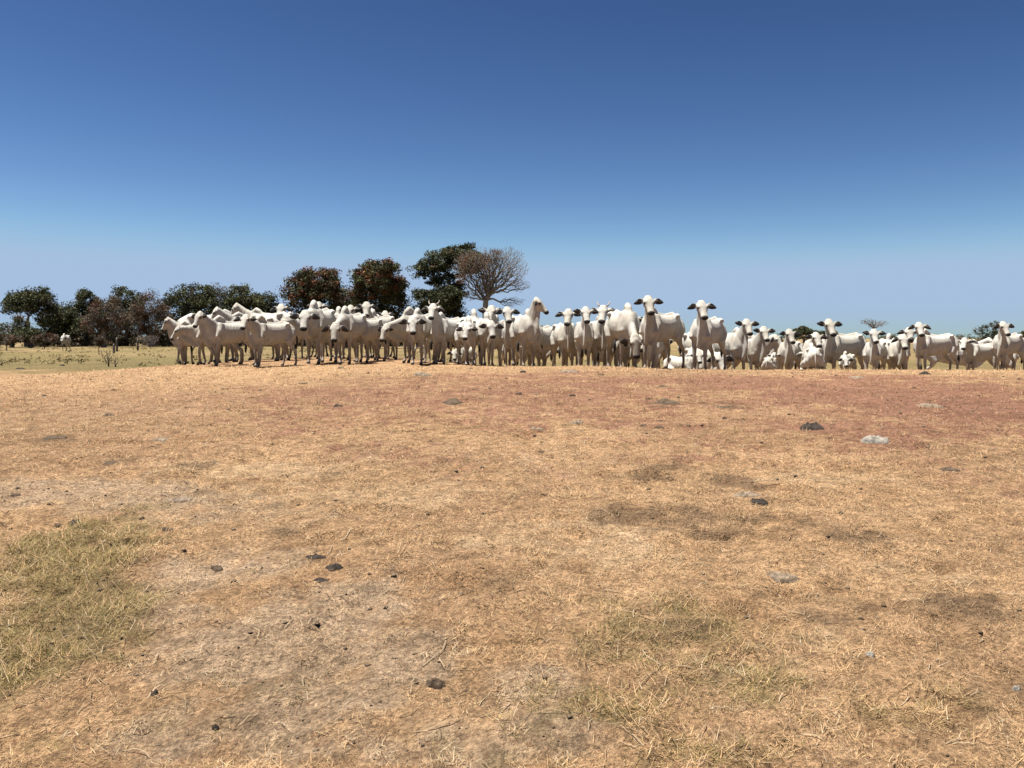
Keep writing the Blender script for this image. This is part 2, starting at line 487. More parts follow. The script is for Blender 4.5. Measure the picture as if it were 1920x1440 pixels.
def ear_mesh(root, side, sgn, hd, upv, droop):
    ln, wd = .215, .060
    out = side * sgn
    V = []; n = 7
    for i in range(n + 1):
        t = i / n
        w = wd * (math.sin(math.pi * min(1, t ** .75 * .97 + .03)) ** .7) * (1 if t < 1 else 0) + .004
        if t == 0: w = .022
        c = root + out * ln * t - np.array([0, 0, 1.]) * (droop * ln * t * t) - hd * .0 + hd * .02 * t
        ax = upv * .55 - hd * .75; ax = ax / np.linalg.norm(ax)      # blade width axis
        nn = np.cross(out, ax); nn /= np.linalg.norm(nn)
        if nn @ (hd * .3 + upv) < 0: nn = -nn
        cup = .028 * math.sin(math.pi * t)
        V += [c + ax * w + nn * cup * .8, c - nn * cup * .3 + nn * .006, c - ax * w + nn * cup, c - nn * cup * .3 - nn * .012]
    T = []
    for i in range(n):
        a = i * 4
        for j in range(4):
            b = a + (j + 1) % 4; T += [(a + j, b, b + 4), (a + j, b + 4, a + j + 4)]
    T += [(0, 1, 2), (0, 2, 3)]
    e = n * 4; T += [(e, e + 2, e + 1), (e, e + 3, e + 2)]
    pig = np.zeros((len(V), 3)); ts = np.repeat(np.arange(n + 1) / n, 4)
    pig[:, 0] = np.where(ts > .2, .93, .1)
    pig[0::4, 0] = np.where(ts[0::4] > .55, .9, .15)      # pale upper rim near the root
    pig[3::4, 0] *= .55
    return np.array(V), np.array(T), pig

def zebu_mesh(pose, yaw, stance, lie, thin, hump, vox=.021):
    key = (pose, yaw, stance, lie, thin, hump)
    if key in COW: return COW[key]
    rs = np.random.default_rng(abs(hash((stance, 3))) % 9999 if False else stance * 13 + 5)
    base, nd, poll, hd, side, upv, top = head_frame(pose, yaw, lie)
    zs = -.50 if lie else 0.0
    parts = []
    X = np.array([1., 0, 0]); Yv = np.array([0, 1., 0]); Zv = np.array([0, 0, 1.])
    bw = .88 - .10 * thin
    tr = [(-.76, 1.06, .92, .05), (-.72, 1.10, .80, .12), (-.60, 1.185, .68, .19), (-.44, 1.235, .60, .225), (-.30, 1.20, .62, .215), (-.12, 1.175, .58, .245),
          (.08, 1.175, .55, .265), (.26, 1.20, .53, .245), (.40, 1.245, .52, .205), (.52, 1.23, .55, .18), (.63, 1.15, .60, .145), (.70, 1.05, .68, .09), (.73, .98, .75, .04)]
    rings = []
    for x, zt, zb, w in tr:
        bl = .035 * thin if -.4 < x < .3 else 0
        zb = zb + .045; zc = zb + (zt - zb) * .52
        rings.append(ring((x, 0, zc + zs), Yv, Zv, w * bw, zt - zc, zc - (zb + bl), 18))
    parts.append(loft(rings))
    # backbone ridge, hip bones, shoulder blades
    parts.append(tube([(-.74, 0, 1.08 + zs), (-.45, 0, 1.225 + zs), (-.1, 0, 1.175 + zs), (.3, 0, 1.20 + zs)], [.03, .04, .035, .05]))
    for s_ in (1, -1):
        parts.append(tube([(-.48, .10 * s_, 1.18 + zs), (-.36, .19 * s_, 1.14 + zs)], [.05, .055]))
        parts.append(tube([(.36, .10 * s_, 1.16 + zs), (.42, .17 * s_, .95 + zs), (.50, .165 * s_, .76 + zs)], [.08, .085, .085]))
        parts.append(tube([(-.56, .10 * s_, 1.02 + zs), (-.54, .15 * s_, .86 + zs), (-.45, .16 * s_, .70 + zs)], [.13, .14, .10], flat=.75))
    if hump:
        hh = .05 + .042 * hump
        parts.append(tube([(.22, 0, 1.17 + zs), (.30, 0, 1.20 + hh * .5 + zs), (.38, 0, 1.22 + hh * .75 + zs), (.47, 0, 1.20 + hh * .35 + zs), (.54, 0, 1.15 + zs)], [.06, .075, .085, .08, .06], flat=.85))
    # neck
    nst = []
    b0 = np.array([.40, 0, .98 + zs])
    P1 = base + (poll - base) * .3
    for t in np.linspace(0, 1, 8):
        c = (1 - t) ** 2 * b0 + 2 * t * (1 - t) * P1 + t * t * poll
        d = 2 * (1 - t) * (P1 - b0) + 2 * t * (poll - P1); d /= np.linalg.norm(d)
        sd_ = np.cross(Zv, d); sd_ /= np.linalg.norm(sd_) + 1e-9
        u = np.cross(d, sd_)
        w = np.interp(t, [0, .3, .7, 1], [.15, .105, .074, .075])
        ht = np.interp(t, [0, .3, .7, 1], [.26, .19, .115, .085]); hb = np.interp(t, [0, .3, .7, 1], [.34, .27, .175, .12])
        nst.append(ring(c, sd_, u, w, ht, hb, 14))
    parts.append(loft(nst))
    # dewlap: thin fold from throat to brisket
    th = poll + hd * .16 - upv * .07
    br = np.array([.60, 0, .60 + zs])
    md = (th + br) / 2 + np.array([.04, 0, -.03])
    dr = []
    for p, w, ht, hb in ((th, .03, .05, .03), (th * .6 + md * .4, .028, .10, .07), (md, .03, .14, .08), (md * .5 + br * .5, .035, .16, .09), (br, .05, .14, .09), (br + np.array([-.2, 0, -.05]), .04, .10, .03)):
        d = br - th; d /= np.linalg.norm(d)
        sd_ = np.cross(Zv, nd); sd_ /= np.linalg.norm(sd_) + 1e-9
        u = np.cross(d, sd_); u = u if u @ upv > 0 or u[2] > 0 else -u
        dr.append(ring(p, sd_, u, w, ht, hb, 10))
    parts.append(loft(dr))
    # head
    hs_ = [(-.045, .075, .06, .05, 0), (-.02, .098, .08, .08, .0), (.04, .108, .09, .11, 0), (.10, .114, .084, .13, 0), (.145, .106, .077, .125, 0), (.20, .086, .068, .10, 0), (.26, .072, .06, .082, 0), (.32, .069, .052, .072, 0), (.37, .076, .047, .068, 0), (.40, .066, .035, .055, 0), (.415, .035, .018, .03, 0)]
    hr = [ring(poll + hd * t, side, upv, w * 1.07, ht, hb, 16) for t, w, ht, hb, _ in hs_]
    parts.append(loft(hr))
    for s_ in (1, -1):   # brow
        parts.append(tube([poll + hd * .085 + side * .078 * s_ + upv * .05, poll + hd * .135 + side * .08 * s_ + upv * .045], [.034, .030]))
        parts.append(tube([poll + hd * .02 + side * .06 * s_ + upv * .0, poll + hd * .055 + side * .125 * s_ + upv * .0], [.035, .024]))
    parts.append(tube([poll - hd * .035 + upv * .03 - side * .06, poll - hd * .045 + upv * .035, poll - hd * .035 + upv * .03 + side * .06], [.04, .045, .04]))
    # legs
    if not lie:
        for k, s_ in enumerate((1, -1)):
            o = rs.uniform(-.10, .12); kb = rs.uniform(0, .04)
            yy = .115 + rs.uniform(-.02, .03)
            parts.append(tube([(.44, .13 * s_, .80), (.46, (yy + .01) * s_, .64), (.46 + o * .45 + kb, yy * s_, .40), (.455 + o * .5 + kb, yy * s_, .35), (.45 + o * .9, yy * s_, .13), (.46 + o, yy * s_, .09), (.50 + o, yy * s_, .035), (.50 + o, yy * s_, .0)],
                              [.085, .062, .043, .042, .029, .035, .045, .050]))
            o = rs.uniform(-.16, .12); yy = .125 + rs.uniform(-.02, .03)
            parts.append(tube([(-.50, .14 * s_, .84), (-.42, .155 * s_, .70), (-.50 + o * .2, (yy + .01) * s_, .54), (-.62 + o * .5, yy * s_, .43), (-.62 + o * .6, yy * s_, .38), (-.60 + o * .9, yy * s_, .14), (-.58 + o, yy * s_, .09), (-.545 + o, yy * s_, .035), (-.545 + o, yy * s_, 0)],
                              [.115, .095, .056, .044, .040, .030, .036, .045, .050]))
    else:
        for s_ in (1, -1):
            parts.append(tube([(.44, .14 * s_, .24), (.60, .16 * s_, .11), (.66, .17 * s_, .07), (.50, .19 * s_, .05), (.40, .19 * s_, .045)], [.10, .065, .05, .038, .045]))
            parts.append(tube([(-.45, .16 * s_, .32), (-.20, .26 * s_, .22), (-.16, .29 * s_, .12), (-.38, .31 * s_, .07), (-.20, .32 * s_, .05), (-.05, .31 * s_, .045)], [.14, .10, .06, .045, .04, .045]))
    Vv, T = cat(parts)
    me = np_mesh('tmp', Vv, T); ob = bpy.data.objects.new('tmp', me); COL.objects.link(ob)
    md_ = ob.modifiers.new('r', 'REMESH'); md_.mode = 'VOXEL'; md_.voxel_size = vox
    sm = ob.modifiers.new('s', 'SMOOTH'); sm.factor = .5; sm.iterations = 4
    dg = bpy.context.evaluated_depsgraph_get(); dg.update()
    ev = ob.evaluated_get(dg); em = ev.to_mesh()
    n = len(em.vertices); co = np.empty(n * 3, np.float32); em.vertices.foreach_get('co', co); co = co.reshape(-1, 3).astype(float)
    nl = len(em.loops); li = np.empty(nl, np.int32); em.loops.foreach_get('vertex_index', li); li = li.reshape(-1, 4)
    ev.to_mesh_clear(); bpy.data.objects.remove(ob); bpy.data.meshes.remove(me)
    # pigment: r = black skin, g = dust plus painted leg shade, b = grey coat
    pig = np.zeros((n, 3)); rel = co - poll; t = rel @ hd; lat = np.abs(rel @ side); uu = rel @ upv
    near = np.linalg.norm(rel - np.outer(t, hd), axis=1) < .16
    pig[:, 0] = np.maximum(pig[:, 0], ss(.335, .365, t + .015 * (uu < 0)) * near * (t < .6))
    for s_ in (1, -1):
        ep = poll + hd * .125 + side * .10 * s_ + upv * .025
        d = np.linalg.norm(co - ep, axis=1); pig[:, 0] = np.maximum(pig[:, 0], .85 * (1 - ss(.018, .045, d)))
    if not lie:
        pig[:, 0] = np.maximum(pig[:, 0], 1 - ss(.045, .075, co[:, 2]))
        pig[:, 1] = .70 * (1 - ss(.15, .72, co[:, 2]))  # browner towards the hooves, standing in for shade on the legs
    nz = fbm(co[:, 0] * 7 + 3, co[:, 2] * 7 + co[:, 1] * 5, 3, stance)
    pig[:, 2] = .30 * ss(.5, .8, nz) * ss(.1, .5, co[:, 0])
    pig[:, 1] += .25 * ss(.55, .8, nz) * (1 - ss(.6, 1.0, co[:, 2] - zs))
    V = [co]; Q = li; T = []; P = [pig]; off = n
    droop = (.04, .18, .34, -.08)[stance % 4]
    for s_ in (1, -1):
        ev_, et, ep = ear_mesh(poll + hd * .045 + side * .105 * s_ + upv * .01, side, s_, hd, upv, droop + .12 * rs.uniform(-1, 1))
        V.append(ev_); T.append(et + off); P.append(ep); off += len(ev_)
    tl = rs.uniform(-.03, .03)
    tv, tt = tube([(-.70, 0, 1.10 + zs), (-.775, 0, 1.04 + zs), (-.80, tl, .85 + zs), (-.79, tl * 2, max(.60 + zs, .1))], [.03, .024, .017, .012], 8)
    V.append(tv); T.append(tt + off); P.append(np.zeros((len(tv), 3))); off += len(tv)
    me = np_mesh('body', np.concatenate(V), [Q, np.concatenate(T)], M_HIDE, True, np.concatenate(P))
    e0 = [poll + hd * .125 + side * .108 * s_ + upv * .03 for s_ in (1, -1)]
    tuft = (-.79, tl * 2, max(.60 + zs, .12))
    COW[key] = (me, e0, (poll, hd, side, upv), tuft, top)
    return COW[key]

def small_ball(name, r, mat, n=8):
    v, t = loft([ring((0, 0, r * math.sin(a)), np.array([1., 0, 0]), np.array([0, 1., 0]), r * math.cos(a), r * math.cos(a), r * math.cos(a), n) for a in np.linspace(-1.3, 1.3, 5)])
    return np_mesh(name, v, t, mat, True)
EYE_ME = small_ball('eye', .019, M_EYE)
tv, tt = tube([(0, 0, .02), (0, 0, -.08), (.01, 0, -.2), (.0, 0, -.27)], [.016, .036, .03, .008], 8)
TUFT_ME = np_mesh('tail_tuft', tv, tt, M_TUFT, True)
LOG = []; PLACED = []
def zebu(px, top, d, h, hw, pose, label, stance=0, lie=False, thin=0, hump=1, horns=False, grp='white zebu cattle in the herd', smin=.80, smax=1.18, name='zebu_cow', skip=False):
    stance = stance + px % 7
    jit = ((px * 7) % 5 - 2) * 6
    def solve(d, h):
        yaw = max(-100, min(100, ((hw - h + 180) % 360) - 180))
        yaw = round((yaw + jit) / 10) * 10
        base, nd, poll, hd, side, upv, topz = head_frame(pose, yaw, lie)
        th = R(h - 90); P = px_at(px, top, d); s = 1.0
        for _ in range(4):
            c = poll + hd * .12
            ox = s * (c[0] * math.cos(th) - c[1] * math.sin(th)); oy = s * (c[0] * math.sin(th) + c[1] * math.cos(th))
            x, y = P.x - ox, P.y - oy
            gz = float(ground_h(x, y)); raw = (P.z - gz) / topz
            s = max(smin, min(smax, raw))
        pts = np.array([(x + math.cos(th) * s * u, y + math.sin(th) * s * u) for u in (-.68, -.45, -.2, 0, .2, .45, .65)] + [(x + ox * .9, y + oy * .9)])
        return x, y, gz, th, s, yaw, raw, pts
    best = None
    for dd in (0, .25, -.25, .5, -.5, .75, 1.0, 1.3, 1.6, 2.0, 2.4, 2.8, 3.3):
        for dh in (0, 8, -8, 16, -16, 26, -26):
            r = solve(d + dd, h + dh)
            clash = 0
            for q, qs in PLACED:
                if abs(q[3, 0] - r[7][3, 0]) > 2.4 or abs(q[3, 1] - r[7][3, 1]) > 2.4: continue
                m = np.sqrt(((q[:, None] - r[7][None]) ** 2).sum(-1)).min()
                clash += max(0, .46 * (qs + r[4]) / 2 - m)
            cost = clash * 30 + abs(dd) * .8 + abs(dh) * .03 + abs(r[6] - r[4]) * 6
            if best is None or cost < best[0]: best = (cost, r, clash)
    x, y, gz, th, s, yaw, raw, pts = best[1]
    if best[2] > .08: LOG.append((label[:40], round(best[2], 2), 'skipped' if skip else ''))
    if best[2] > .12 and skip: return None
    PLACED.append((pts, s))
    me, eyes, (poll, hd, side, upv), tuft, topz = zebu_mesh(pose, yaw, stance % 11, lie, thin, hump)
    root = empty(name, (x, y, gz - .012), th, s)
    tag(root, label, 'cow', grp)
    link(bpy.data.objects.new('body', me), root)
    for e in eyes:
        eo = link(bpy.data.objects.new('eye', EYE_ME), root); eo.location = e
    t_ = link(bpy.data.objects.new('tail_tuft', TUFT_ME), root); t_.location = tuft
    if horns:
        for s_ in (1, -1):
            a = poll - hd * .04 + side * .06 * s_ + upv * .03
            v, t = tube([a, a + side * .05 * s_ - hd * .05, a + side * .075 * s_ - hd * .12, a + side * .07 * s_ - hd * .17], [.022, .018, .012, .004], 8)
            link(bpy.data.objects.new('horn', np_mesh('horn', v, t, M_HORN, True)), root)
    return root

HERD = [
 # px, top, depth, heading, head world yaw, pose, label, extras
 (312, 594, 20.5, -100, -90, 'P', 'white zebu in profile facing left, leftmost of the whole herd', dict(stance=1, hump=2)),
 (331, 610, 19.2, -80, -70, 'L', 'white zebu at the left end with head lowered below its neighbour, facing left', dict(stance=2)),
 (372, 583, 18.1, -50, -46, 'P', 'thin white zebu striding left with its front leg well forward', dict(stance=3, hump=2, thin=1)),
 (403, 575, 21.0, -60, -60, 'P', 'white zebu whose head shows behind the neck of the striding left hand cow', dict(stance=0)),
 (440, 568, 22.0, -110, -70, 'P', 'white zebu head raised above the left group looking left with one pale ear back', dict(stance=4)),
 (459, 588, 17.2, -34, -8, 'M', 'broad white zebu facing us with lowered head, nearest of the left group', dict(stance=5, hump=3)),
 (445, 598, 21.2, 176, 176, 'D', 'white zebu turned away behind the striding cow with its rounded rump showing', dict(stance=2, smax=.95)),
 (526, 569, 22.5, -28, 0, 'U', 'narrow faced white zebu looking over the back between the two left foreground cows', dict(stance=1)),
 (571, 581, 19.0, -6, 4, 'L', 'white zebu facing us straight on with lowered head, one pale foreleg lit by the sun', dict(stance=4, hump=2)),
 (595, 565, 22.0, -20, 0, 'U', 'tall narrow headed white zebu directly behind the cow with one sunlit foreleg', dict(stance=3)),
 (628, 604, 19.0, -12, 0, 'D', 'white zebu with head hung low and ears out, in front of the dark leafy tree', dict(stance=1, hump=2)),
 (655, 571, 20.3, -25, -2, 'U', 'white zebu facing us with flat topped head and one ear raised to the right', dict(stance=0)),
 (687, 565, 21.6, -22, -4, 'U', 'tall white zebu facing us with dark nose below the red topped tree', dict(stance=5)),
 (722, 582, 23.5, -35, -5, 'U', 'small headed white zebu peeping out behind the humped cow that feeds', dict(stance=2)),
 (708, 590, 22.0, 20, 30, 'L', 'white zebu with pale chest just left of the small headed one', dict(stance=3)),
 (722, 606, 19.5, -54, -60, 'D', 'big humped white zebu standing broadside with its head reaching down to the left', dict(stance=4, hump=3, thin=1)),
 (774, 592, 18.3, -12, 0, 'L', 'white zebu facing us with dark drooping ears in front of the humped broadside cow', dict(stance=1)),
 (811, 568, 18.7, -54, -6, 'U', 'horned white zebu looking at us with its long smooth body turned to the right', dict(stance=0, horns=True, hump=1)),
 (800, 602, 20.5, -15, 10, 'L', 'white zebu half hidden by the neck of the horned cow', dict(stance=2)),
 (875, 607, 18.3, 6, 0, 'L', 'white zebu with low face between the horned cow and its right neighbours', dict(stance=5)),
 (922, 601, 17.9, 12, 0, 'L', 'white zebu facing us with low held head and wide dark ears beneath the bare tree', dict(stance=3, hump=2)),
 (920, 572, 21.2, -12, 0, 'U', 'white zebu with raised head right below the trunk of the bare tree', dict(stance=4)),
 (952, 574, 19.6, -38, 0, 'U', 'white zebu facing us just right of the bare tree trunk, ears held flat', dict(stance=1)),
 (1012, 556, 18.3, 12, 62, 'K', 'tall white zebu with head thrown up and muzzle pointing right', dict(stance=2)),
 (1065, 578, 19.6, -8, 2, 'U', 'white zebu facing us right of the one with its head thrown up', dict(stance=0)),
 (1099, 574, 18.9, -5, 0, 'U', 'broad faced white zebu with dark ears touching those of its neighbours', dict(stance=3)),
 (1130, 571, 19.2, -10, 0, 'U', 'white zebu with tiny horn tips facing us left of the cow with rounded hump', dict(stance=5, horns=True)),
 (1167, 590, 18.6, 8, 5, 'L', 'broad chested white zebu with rounded white hump and hidden face', dict(stance=4, hump=3)),
 (1185, 577, 18.9, 10, 0, 'U', 'white zebu with arched dark ears left of the tall pricked eared cow', dict(stance=1)),
 (1192, 627, 17.0, 8, 0, 'G', 'white zebu stretching its head down toward the ground, face and dark ears toward us', dict(stance=2)),
 (1217, 553, 16.9, -42, 0, 'U', 'tallest white zebu, ears pricked, its body angled to the right against the sky', dict(stance=3, hump=1)),
 (1317, 562, 17.0, -33, 0, 'U', 'tall white zebu standing apart against the sky with wide black ears', dict(stance=0, hump=1)),
 (1402, 597, 19.0, 18, 0, 'U', 'white zebu with a dark chest, first right of the tall one standing apart', dict(stance=5)),
 (1434, 611, 19.3, 38, 5, 'U', 'white zebu with pale shoulder turned left, behind the ridge', dict(stance=1)),
 (1458, 626, 21.5, 30, 50, 'M', 'small white zebu looking right between two others behind the ridge', dict(stance=4)),
 (1482, 616, 20.3, -30, 0, 'U', 'white zebu with a grey shaded face and pricked black ears behind the ridge', dict(stance=3)),
 (1532, 622, 19.6, -25, -5, 'M', 'white zebu with flat topped head and drooping ears in front of the small far trees', dict(stance=2)),
 (1557, 597, 19.6, -62, -2, 'U', 'white zebu with raised head and slanting body right of the small far trees', dict(stance=0)),
 (1640, 616, 20.0, -35, 5, 'U', 'white zebu directly below the hazy flat topped tree', dict(stance=5)),
 (1695, 626, 20.4, -20, 5, 'M', 'white zebu lowering its muzzle, left of the long bodied one', dict(stance=1)),
 (1706, 613, 22.6, 10, -10, 'U', 'shaded white zebu of which little but a dark ear shows behind the long bodied one', dict(stance=4)),
 (1725, 603, 18.2, -76, 2, 'U', 'long bodied white zebu standing side on near the right end', dict(stance=3, hump=2)),
 (1808, 634, 18.7, -75, -30, 'M', 'low standing white zebu with a dark ear against the long bodied one', dict(stance=2, smin=.7)),
 (1860, 632, 21.0, 60, 80, 'M', 'white zebu mostly hidden behind the low standing one near the right end', dict(stance=1, smin=.7)),
 (1884, 602, 17.9, -55, 0, 'U', 'white zebu at the right edge of the herd with long horizontal ears', dict(stance=0)),
 (1912, 628, 21.5, -20, -10, 'M', 'white zebu just cut by the right edge of the view', dict(stance=4)),
]
for e in sorted(HERD, key=lambda e_: e_[2]): zebu(*e[:7], **e[7])
# animals that lie or stand behind the legs of the front row
LOW = [
 (852, 655, 20.6, -40, 0, 'L', 'white calf resting on the ground behind the legs of the horned cow', dict(stance=1, lie=True, smin=.5)),
 (843, 628, 22.0, 60, 70, 'M', 'small white calf with curled ear seen under the belly of the horned cow', dict(stance=3, smin=.5)),
 (1311, 659, 17.6, 40, 0, 'M', 'white zebu lying between the two tall cows with its face to us', dict(stance=2, lie=True, smin=.5)),
 (1352, 660, 18.0, -20, 0, 'L', 'white calf peering out under the tall cow that stands apart', dict(stance=0, lie=True, smin=.5)),
 (1452, 664, 18.2, 150, 150, 'M', 'white zebu lying with its back to us left of the grey faced one', dict(stance=4, lie=True, smin=.5)),
 (1512, 655, 18.4, 165, 160, 'L', 'white zebu lying with its rump toward us right of the grey faced one', dict(stance=5, lie=True, smin=.5)),
 (1586, 668, 20.8, -10, -10, 'L', 'small white calf under the belly of the cow with the long slanting body', dict(stance=1, smin=.5, smax=.72)),
]
for e in LOW: zebu(*e[:7], grp='cattle lying or standing low behind the front row', **e[7])
# second and third rows, mostly hidden
BACK = [
 (560, 590, 24.0, 70, 'white zebu in the back row in shade behind the straight on lowered head'),
 (610, 588, 24.5, -60, 'white zebu in the back row between the two tall narrow heads on the left'),
 (640, 592, 23.5, 100, 'white zebu in the back row with flank to us behind the flat topped head'),
 (672, 590, 24.2, -95, 'back row white zebu between the flat topped head and the tall dark nosed one'),
 (742, 594, 24.5, 80, 'white zebu in the back row behind the shoulder of the humped broadside cow'),
 (765, 596, 22.5, -30, 'white zebu in the second row behind the humped broadside cow'),
 (838, 600, 24.5, 150, 'white zebu in the back row behind the back of the horned cow'),
 (893, 596, 21.0, 35, 'white zebu with pale back left of the one below the bare tree trunk'),
 (975, 598, 22.0, -70, 'white zebu in the second row right of the flat eared one'),
 (1000, 600, 21.0, 60, 'white zebu in the second row beneath the one with its head thrown up'),
 (1040, 592, 21.8, 95, 'white zebu standing crosswise behind the right side of the head thrown up cow'),
 (1082, 598, 21.5, 15, 'white zebu in the second row in the gap between the two dark eared faces'),
 (1115, 600, 21.5, -60, 'white zebu in the second row behind the broad faced one'),
 (1150, 596, 21.0, 70, 'white zebu in the second row behind the tiny horned one'),
 (1205, 602, 20.5, -20, 'white zebu in the second row behind the reaching down head'),
 (1250, 612, 19.5, 110, 'white zebu hidden behind the body of the tallest cow'),
 (1372, 622, 20.5, 60, 'white zebu just showing behind the rump of the tall one standing apart'),
 (1415, 634, 21.5, -90, 'white zebu in the hollow behind the dark chested one'),
 (1500, 640, 21.8, 80, 'white zebu in the hollow behind the grey faced one'),
 (1662, 640, 22.0, -100, 'white zebu in the hollow behind the one below the flat topped tree'),
 (478, 590, 22.5, 95, 'white zebu in the second row behind the left foreground cow with clear shadow'),
 (500, 596, 24.0, -75, 'white zebu in the back row left of the narrow faced one'),
 (385, 598, 23.5, -80, 'white zebu in the back row behind the striding cow'),
 (355, 602, 22.5, -95, 'white zebu in the second row behind the lowered head at the left end'),
]
for k, (px, tp, d, h, lb) in enumerate(BACK):
    if px > 545: h = h * .35 if abs(h) < 140 else h
    zebu(px, tp, d, h, h, 'L' if k % 3 else 'M', lb, stance=k, hump=1 + (k % 2), grp='cattle in the rows behind', smin=.75, skip=True)
zebu(117, 630, 80, 15, 10, 'L', 'lone white zebu grazing far off on the green field at the left', stance=1, grp='lone cattle', smin=.7, smax=1.3)

# ------------------------------------------------------------------ trees
def leaf_cloud(lobes, nclump, per, leaf, cols, clr, seed, thin=0.0):
    g = np.random.default_rng(seed)
    vol = np.array([l[3] * l[4] * l[5] for l in lobes]) ** .75
    pick = g.choice(len(lobes), nclump, p=vol / vol.sum())
    L = np.array(lobes)[pick]
    d = g.normal(size=(nclump, 3)); d /= np.linalg.norm(d, axis=1)[:, None]
    rr = g.uniform(.35, 1.0, nclump) ** .55
    cc = L[:, :3] + d * L[:, 3:6] * rr[:, None]
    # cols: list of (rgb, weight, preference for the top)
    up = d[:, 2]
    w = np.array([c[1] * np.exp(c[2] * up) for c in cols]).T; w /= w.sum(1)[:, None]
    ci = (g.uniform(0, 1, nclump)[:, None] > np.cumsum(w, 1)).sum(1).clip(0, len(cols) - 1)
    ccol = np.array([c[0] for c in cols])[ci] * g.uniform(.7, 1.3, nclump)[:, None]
    per = int(per * 1.5); leaf = leaf * .82
    n = nclump * per
    own = np.repeat(np.arange(nclump), per)
    rad = clr * g.uniform(.4, 1.45, nclump)[own]
    o = g.normal(size=(n, 3)); o /= np.linalg.norm(o, axis=1)[:, None]
    c = cc[own] + o * (rad * g.uniform(.1, 1, n) ** .5)[:, None] * np.array([1, 1, .62])
    a = g.normal(size=(n, 3)); a /= np.linalg.norm(a, axis=1)[:, None]
    b = np.cross(a, g.normal(size=(n, 3))); b /= np.linalg.norm(b, axis=1)[:, None]
    s = leaf * g.uniform(.5, 1.3, n)[:, None]
    V = np.stack([c - a * s, c + b * s * .45, c + a * s, c - b * s * .45], 1).reshape(-1, 3)
    Q = np.arange(n)[:, None] * 4 + np.array([[0, 1, 2, 3]])
    col = np.repeat(ccol[own] * g.uniform(.86, 1.14, n)[:, None], 4, 0)
    return V, Q, col, cc

def branch_net(base, fork, targets, r0, rtip, seed, wig=.12, sag=0.0):
    """join target points to a trunk by shortest natural paths, radius from the number of tips carried"""
    g = np.random.default_rng(seed)
    base = np.array(base); fork = np.array(fork)
    nodes = [base + (fork - base) * t + g.normal(size=3) * np.array([1, 1, 0]) * .02 * np.linalg.norm(fork - base) * (0 < t < 1) for t in np.linspace(0, 1, 5)]
    par = [-1, 0, 1, 2, 3]
    T = np.array(targets); order = np.argsort(np.linalg.norm(T - fork, axis=1))
    P = np.zeros((len(T) * 3 + 10, 3)); P[:5] = nodes; n = 5
    dep = np.zeros(len(P)); dep[:5] = 0
    for k in order:
        t = T[k]
        d = np.linalg.norm(P[4:n] - t, axis=1) + .42 * dep[4:n]
        j = 4 + int(np.argmin(d)); q = P[j]
        seg = np.linalg.norm(t - q)
        m = (q + t) / 2 + g.normal(size=3) * wig * seg; m[2] -= sag * seg
        P[n] = m; par.append(j); dep[n] = dep[j] + np.linalg.norm(m - q)
        P[n + 1] = t; par.append(n); dep[n + 1] = dep[n] + np.linalg.norm(t - m); n += 2
    cnt = np.zeros(n); leafn = np.ones(n)
    for i in range(n - 1, 0, -1):
        cnt[i] = max(cnt[i], 1); cnt[par[i]] += cnt[i]
    rad = rtip * cnt ** .5
    rad = np.minimum(rad, r0); rad[:5] = np.linspace(r0 * 1.25, r0 * .9, 5)
    # 4-sided tubes
    a = P[np.array(par[1:])]; b = P[1:n]; ra = np.minimum(rad[np.array(par[1:])], rad[1:n] * 1.7); rb = rad[1:n]
    ra[:4] = rad[:4]
    d = b - a; d /= np.linalg.norm(d, axis=1)[:, None] + 1e-9
    ref = np.where(np.abs(d[:, 2:3]) < .9, np.array([[0, 0, 1.]]), np.array([[1., 0, 0]]))
    u = np.cross(d, ref); u /= np.linalg.norm(u, axis=1)[:, None]; v = np.cross(d, u)
    K = 5; V = []
    for k in range(K):
        an = 2 * np.pi * k / K
        V.append(a + (u * math.cos(an) + v * math.sin(an)) * ra[:, None])
    for k in range(K):
        an = 2 * np.pi * k / K
        V.append(b + (u * math.cos(an) + v * math.sin(an)) * rb[:, None])
    V = np.stack(V, 1); m = len(V); V = V.reshape(-1, 3)
    o = np.arange(m)[:, None] * (2 * K)
    Q = np.concatenate([o + np.array([[k, (k + 1) % K, K + (k + 1) % K, K + k]]) for k in range(K)])
    return V, Q

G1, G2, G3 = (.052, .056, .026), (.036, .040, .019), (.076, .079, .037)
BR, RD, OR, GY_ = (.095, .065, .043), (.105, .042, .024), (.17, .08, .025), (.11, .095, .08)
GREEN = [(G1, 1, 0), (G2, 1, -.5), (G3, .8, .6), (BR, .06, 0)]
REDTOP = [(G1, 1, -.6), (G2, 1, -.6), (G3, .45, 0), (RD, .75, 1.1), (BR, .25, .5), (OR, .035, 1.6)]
BROWN = [(BR, 1, 0), (RD, .35, 0), (GY_, .5, 0), (G1, .3, 0)]
GREYB = [(GY_, 1, 0), (BR, .4, 0), (G1, .25, 0)]

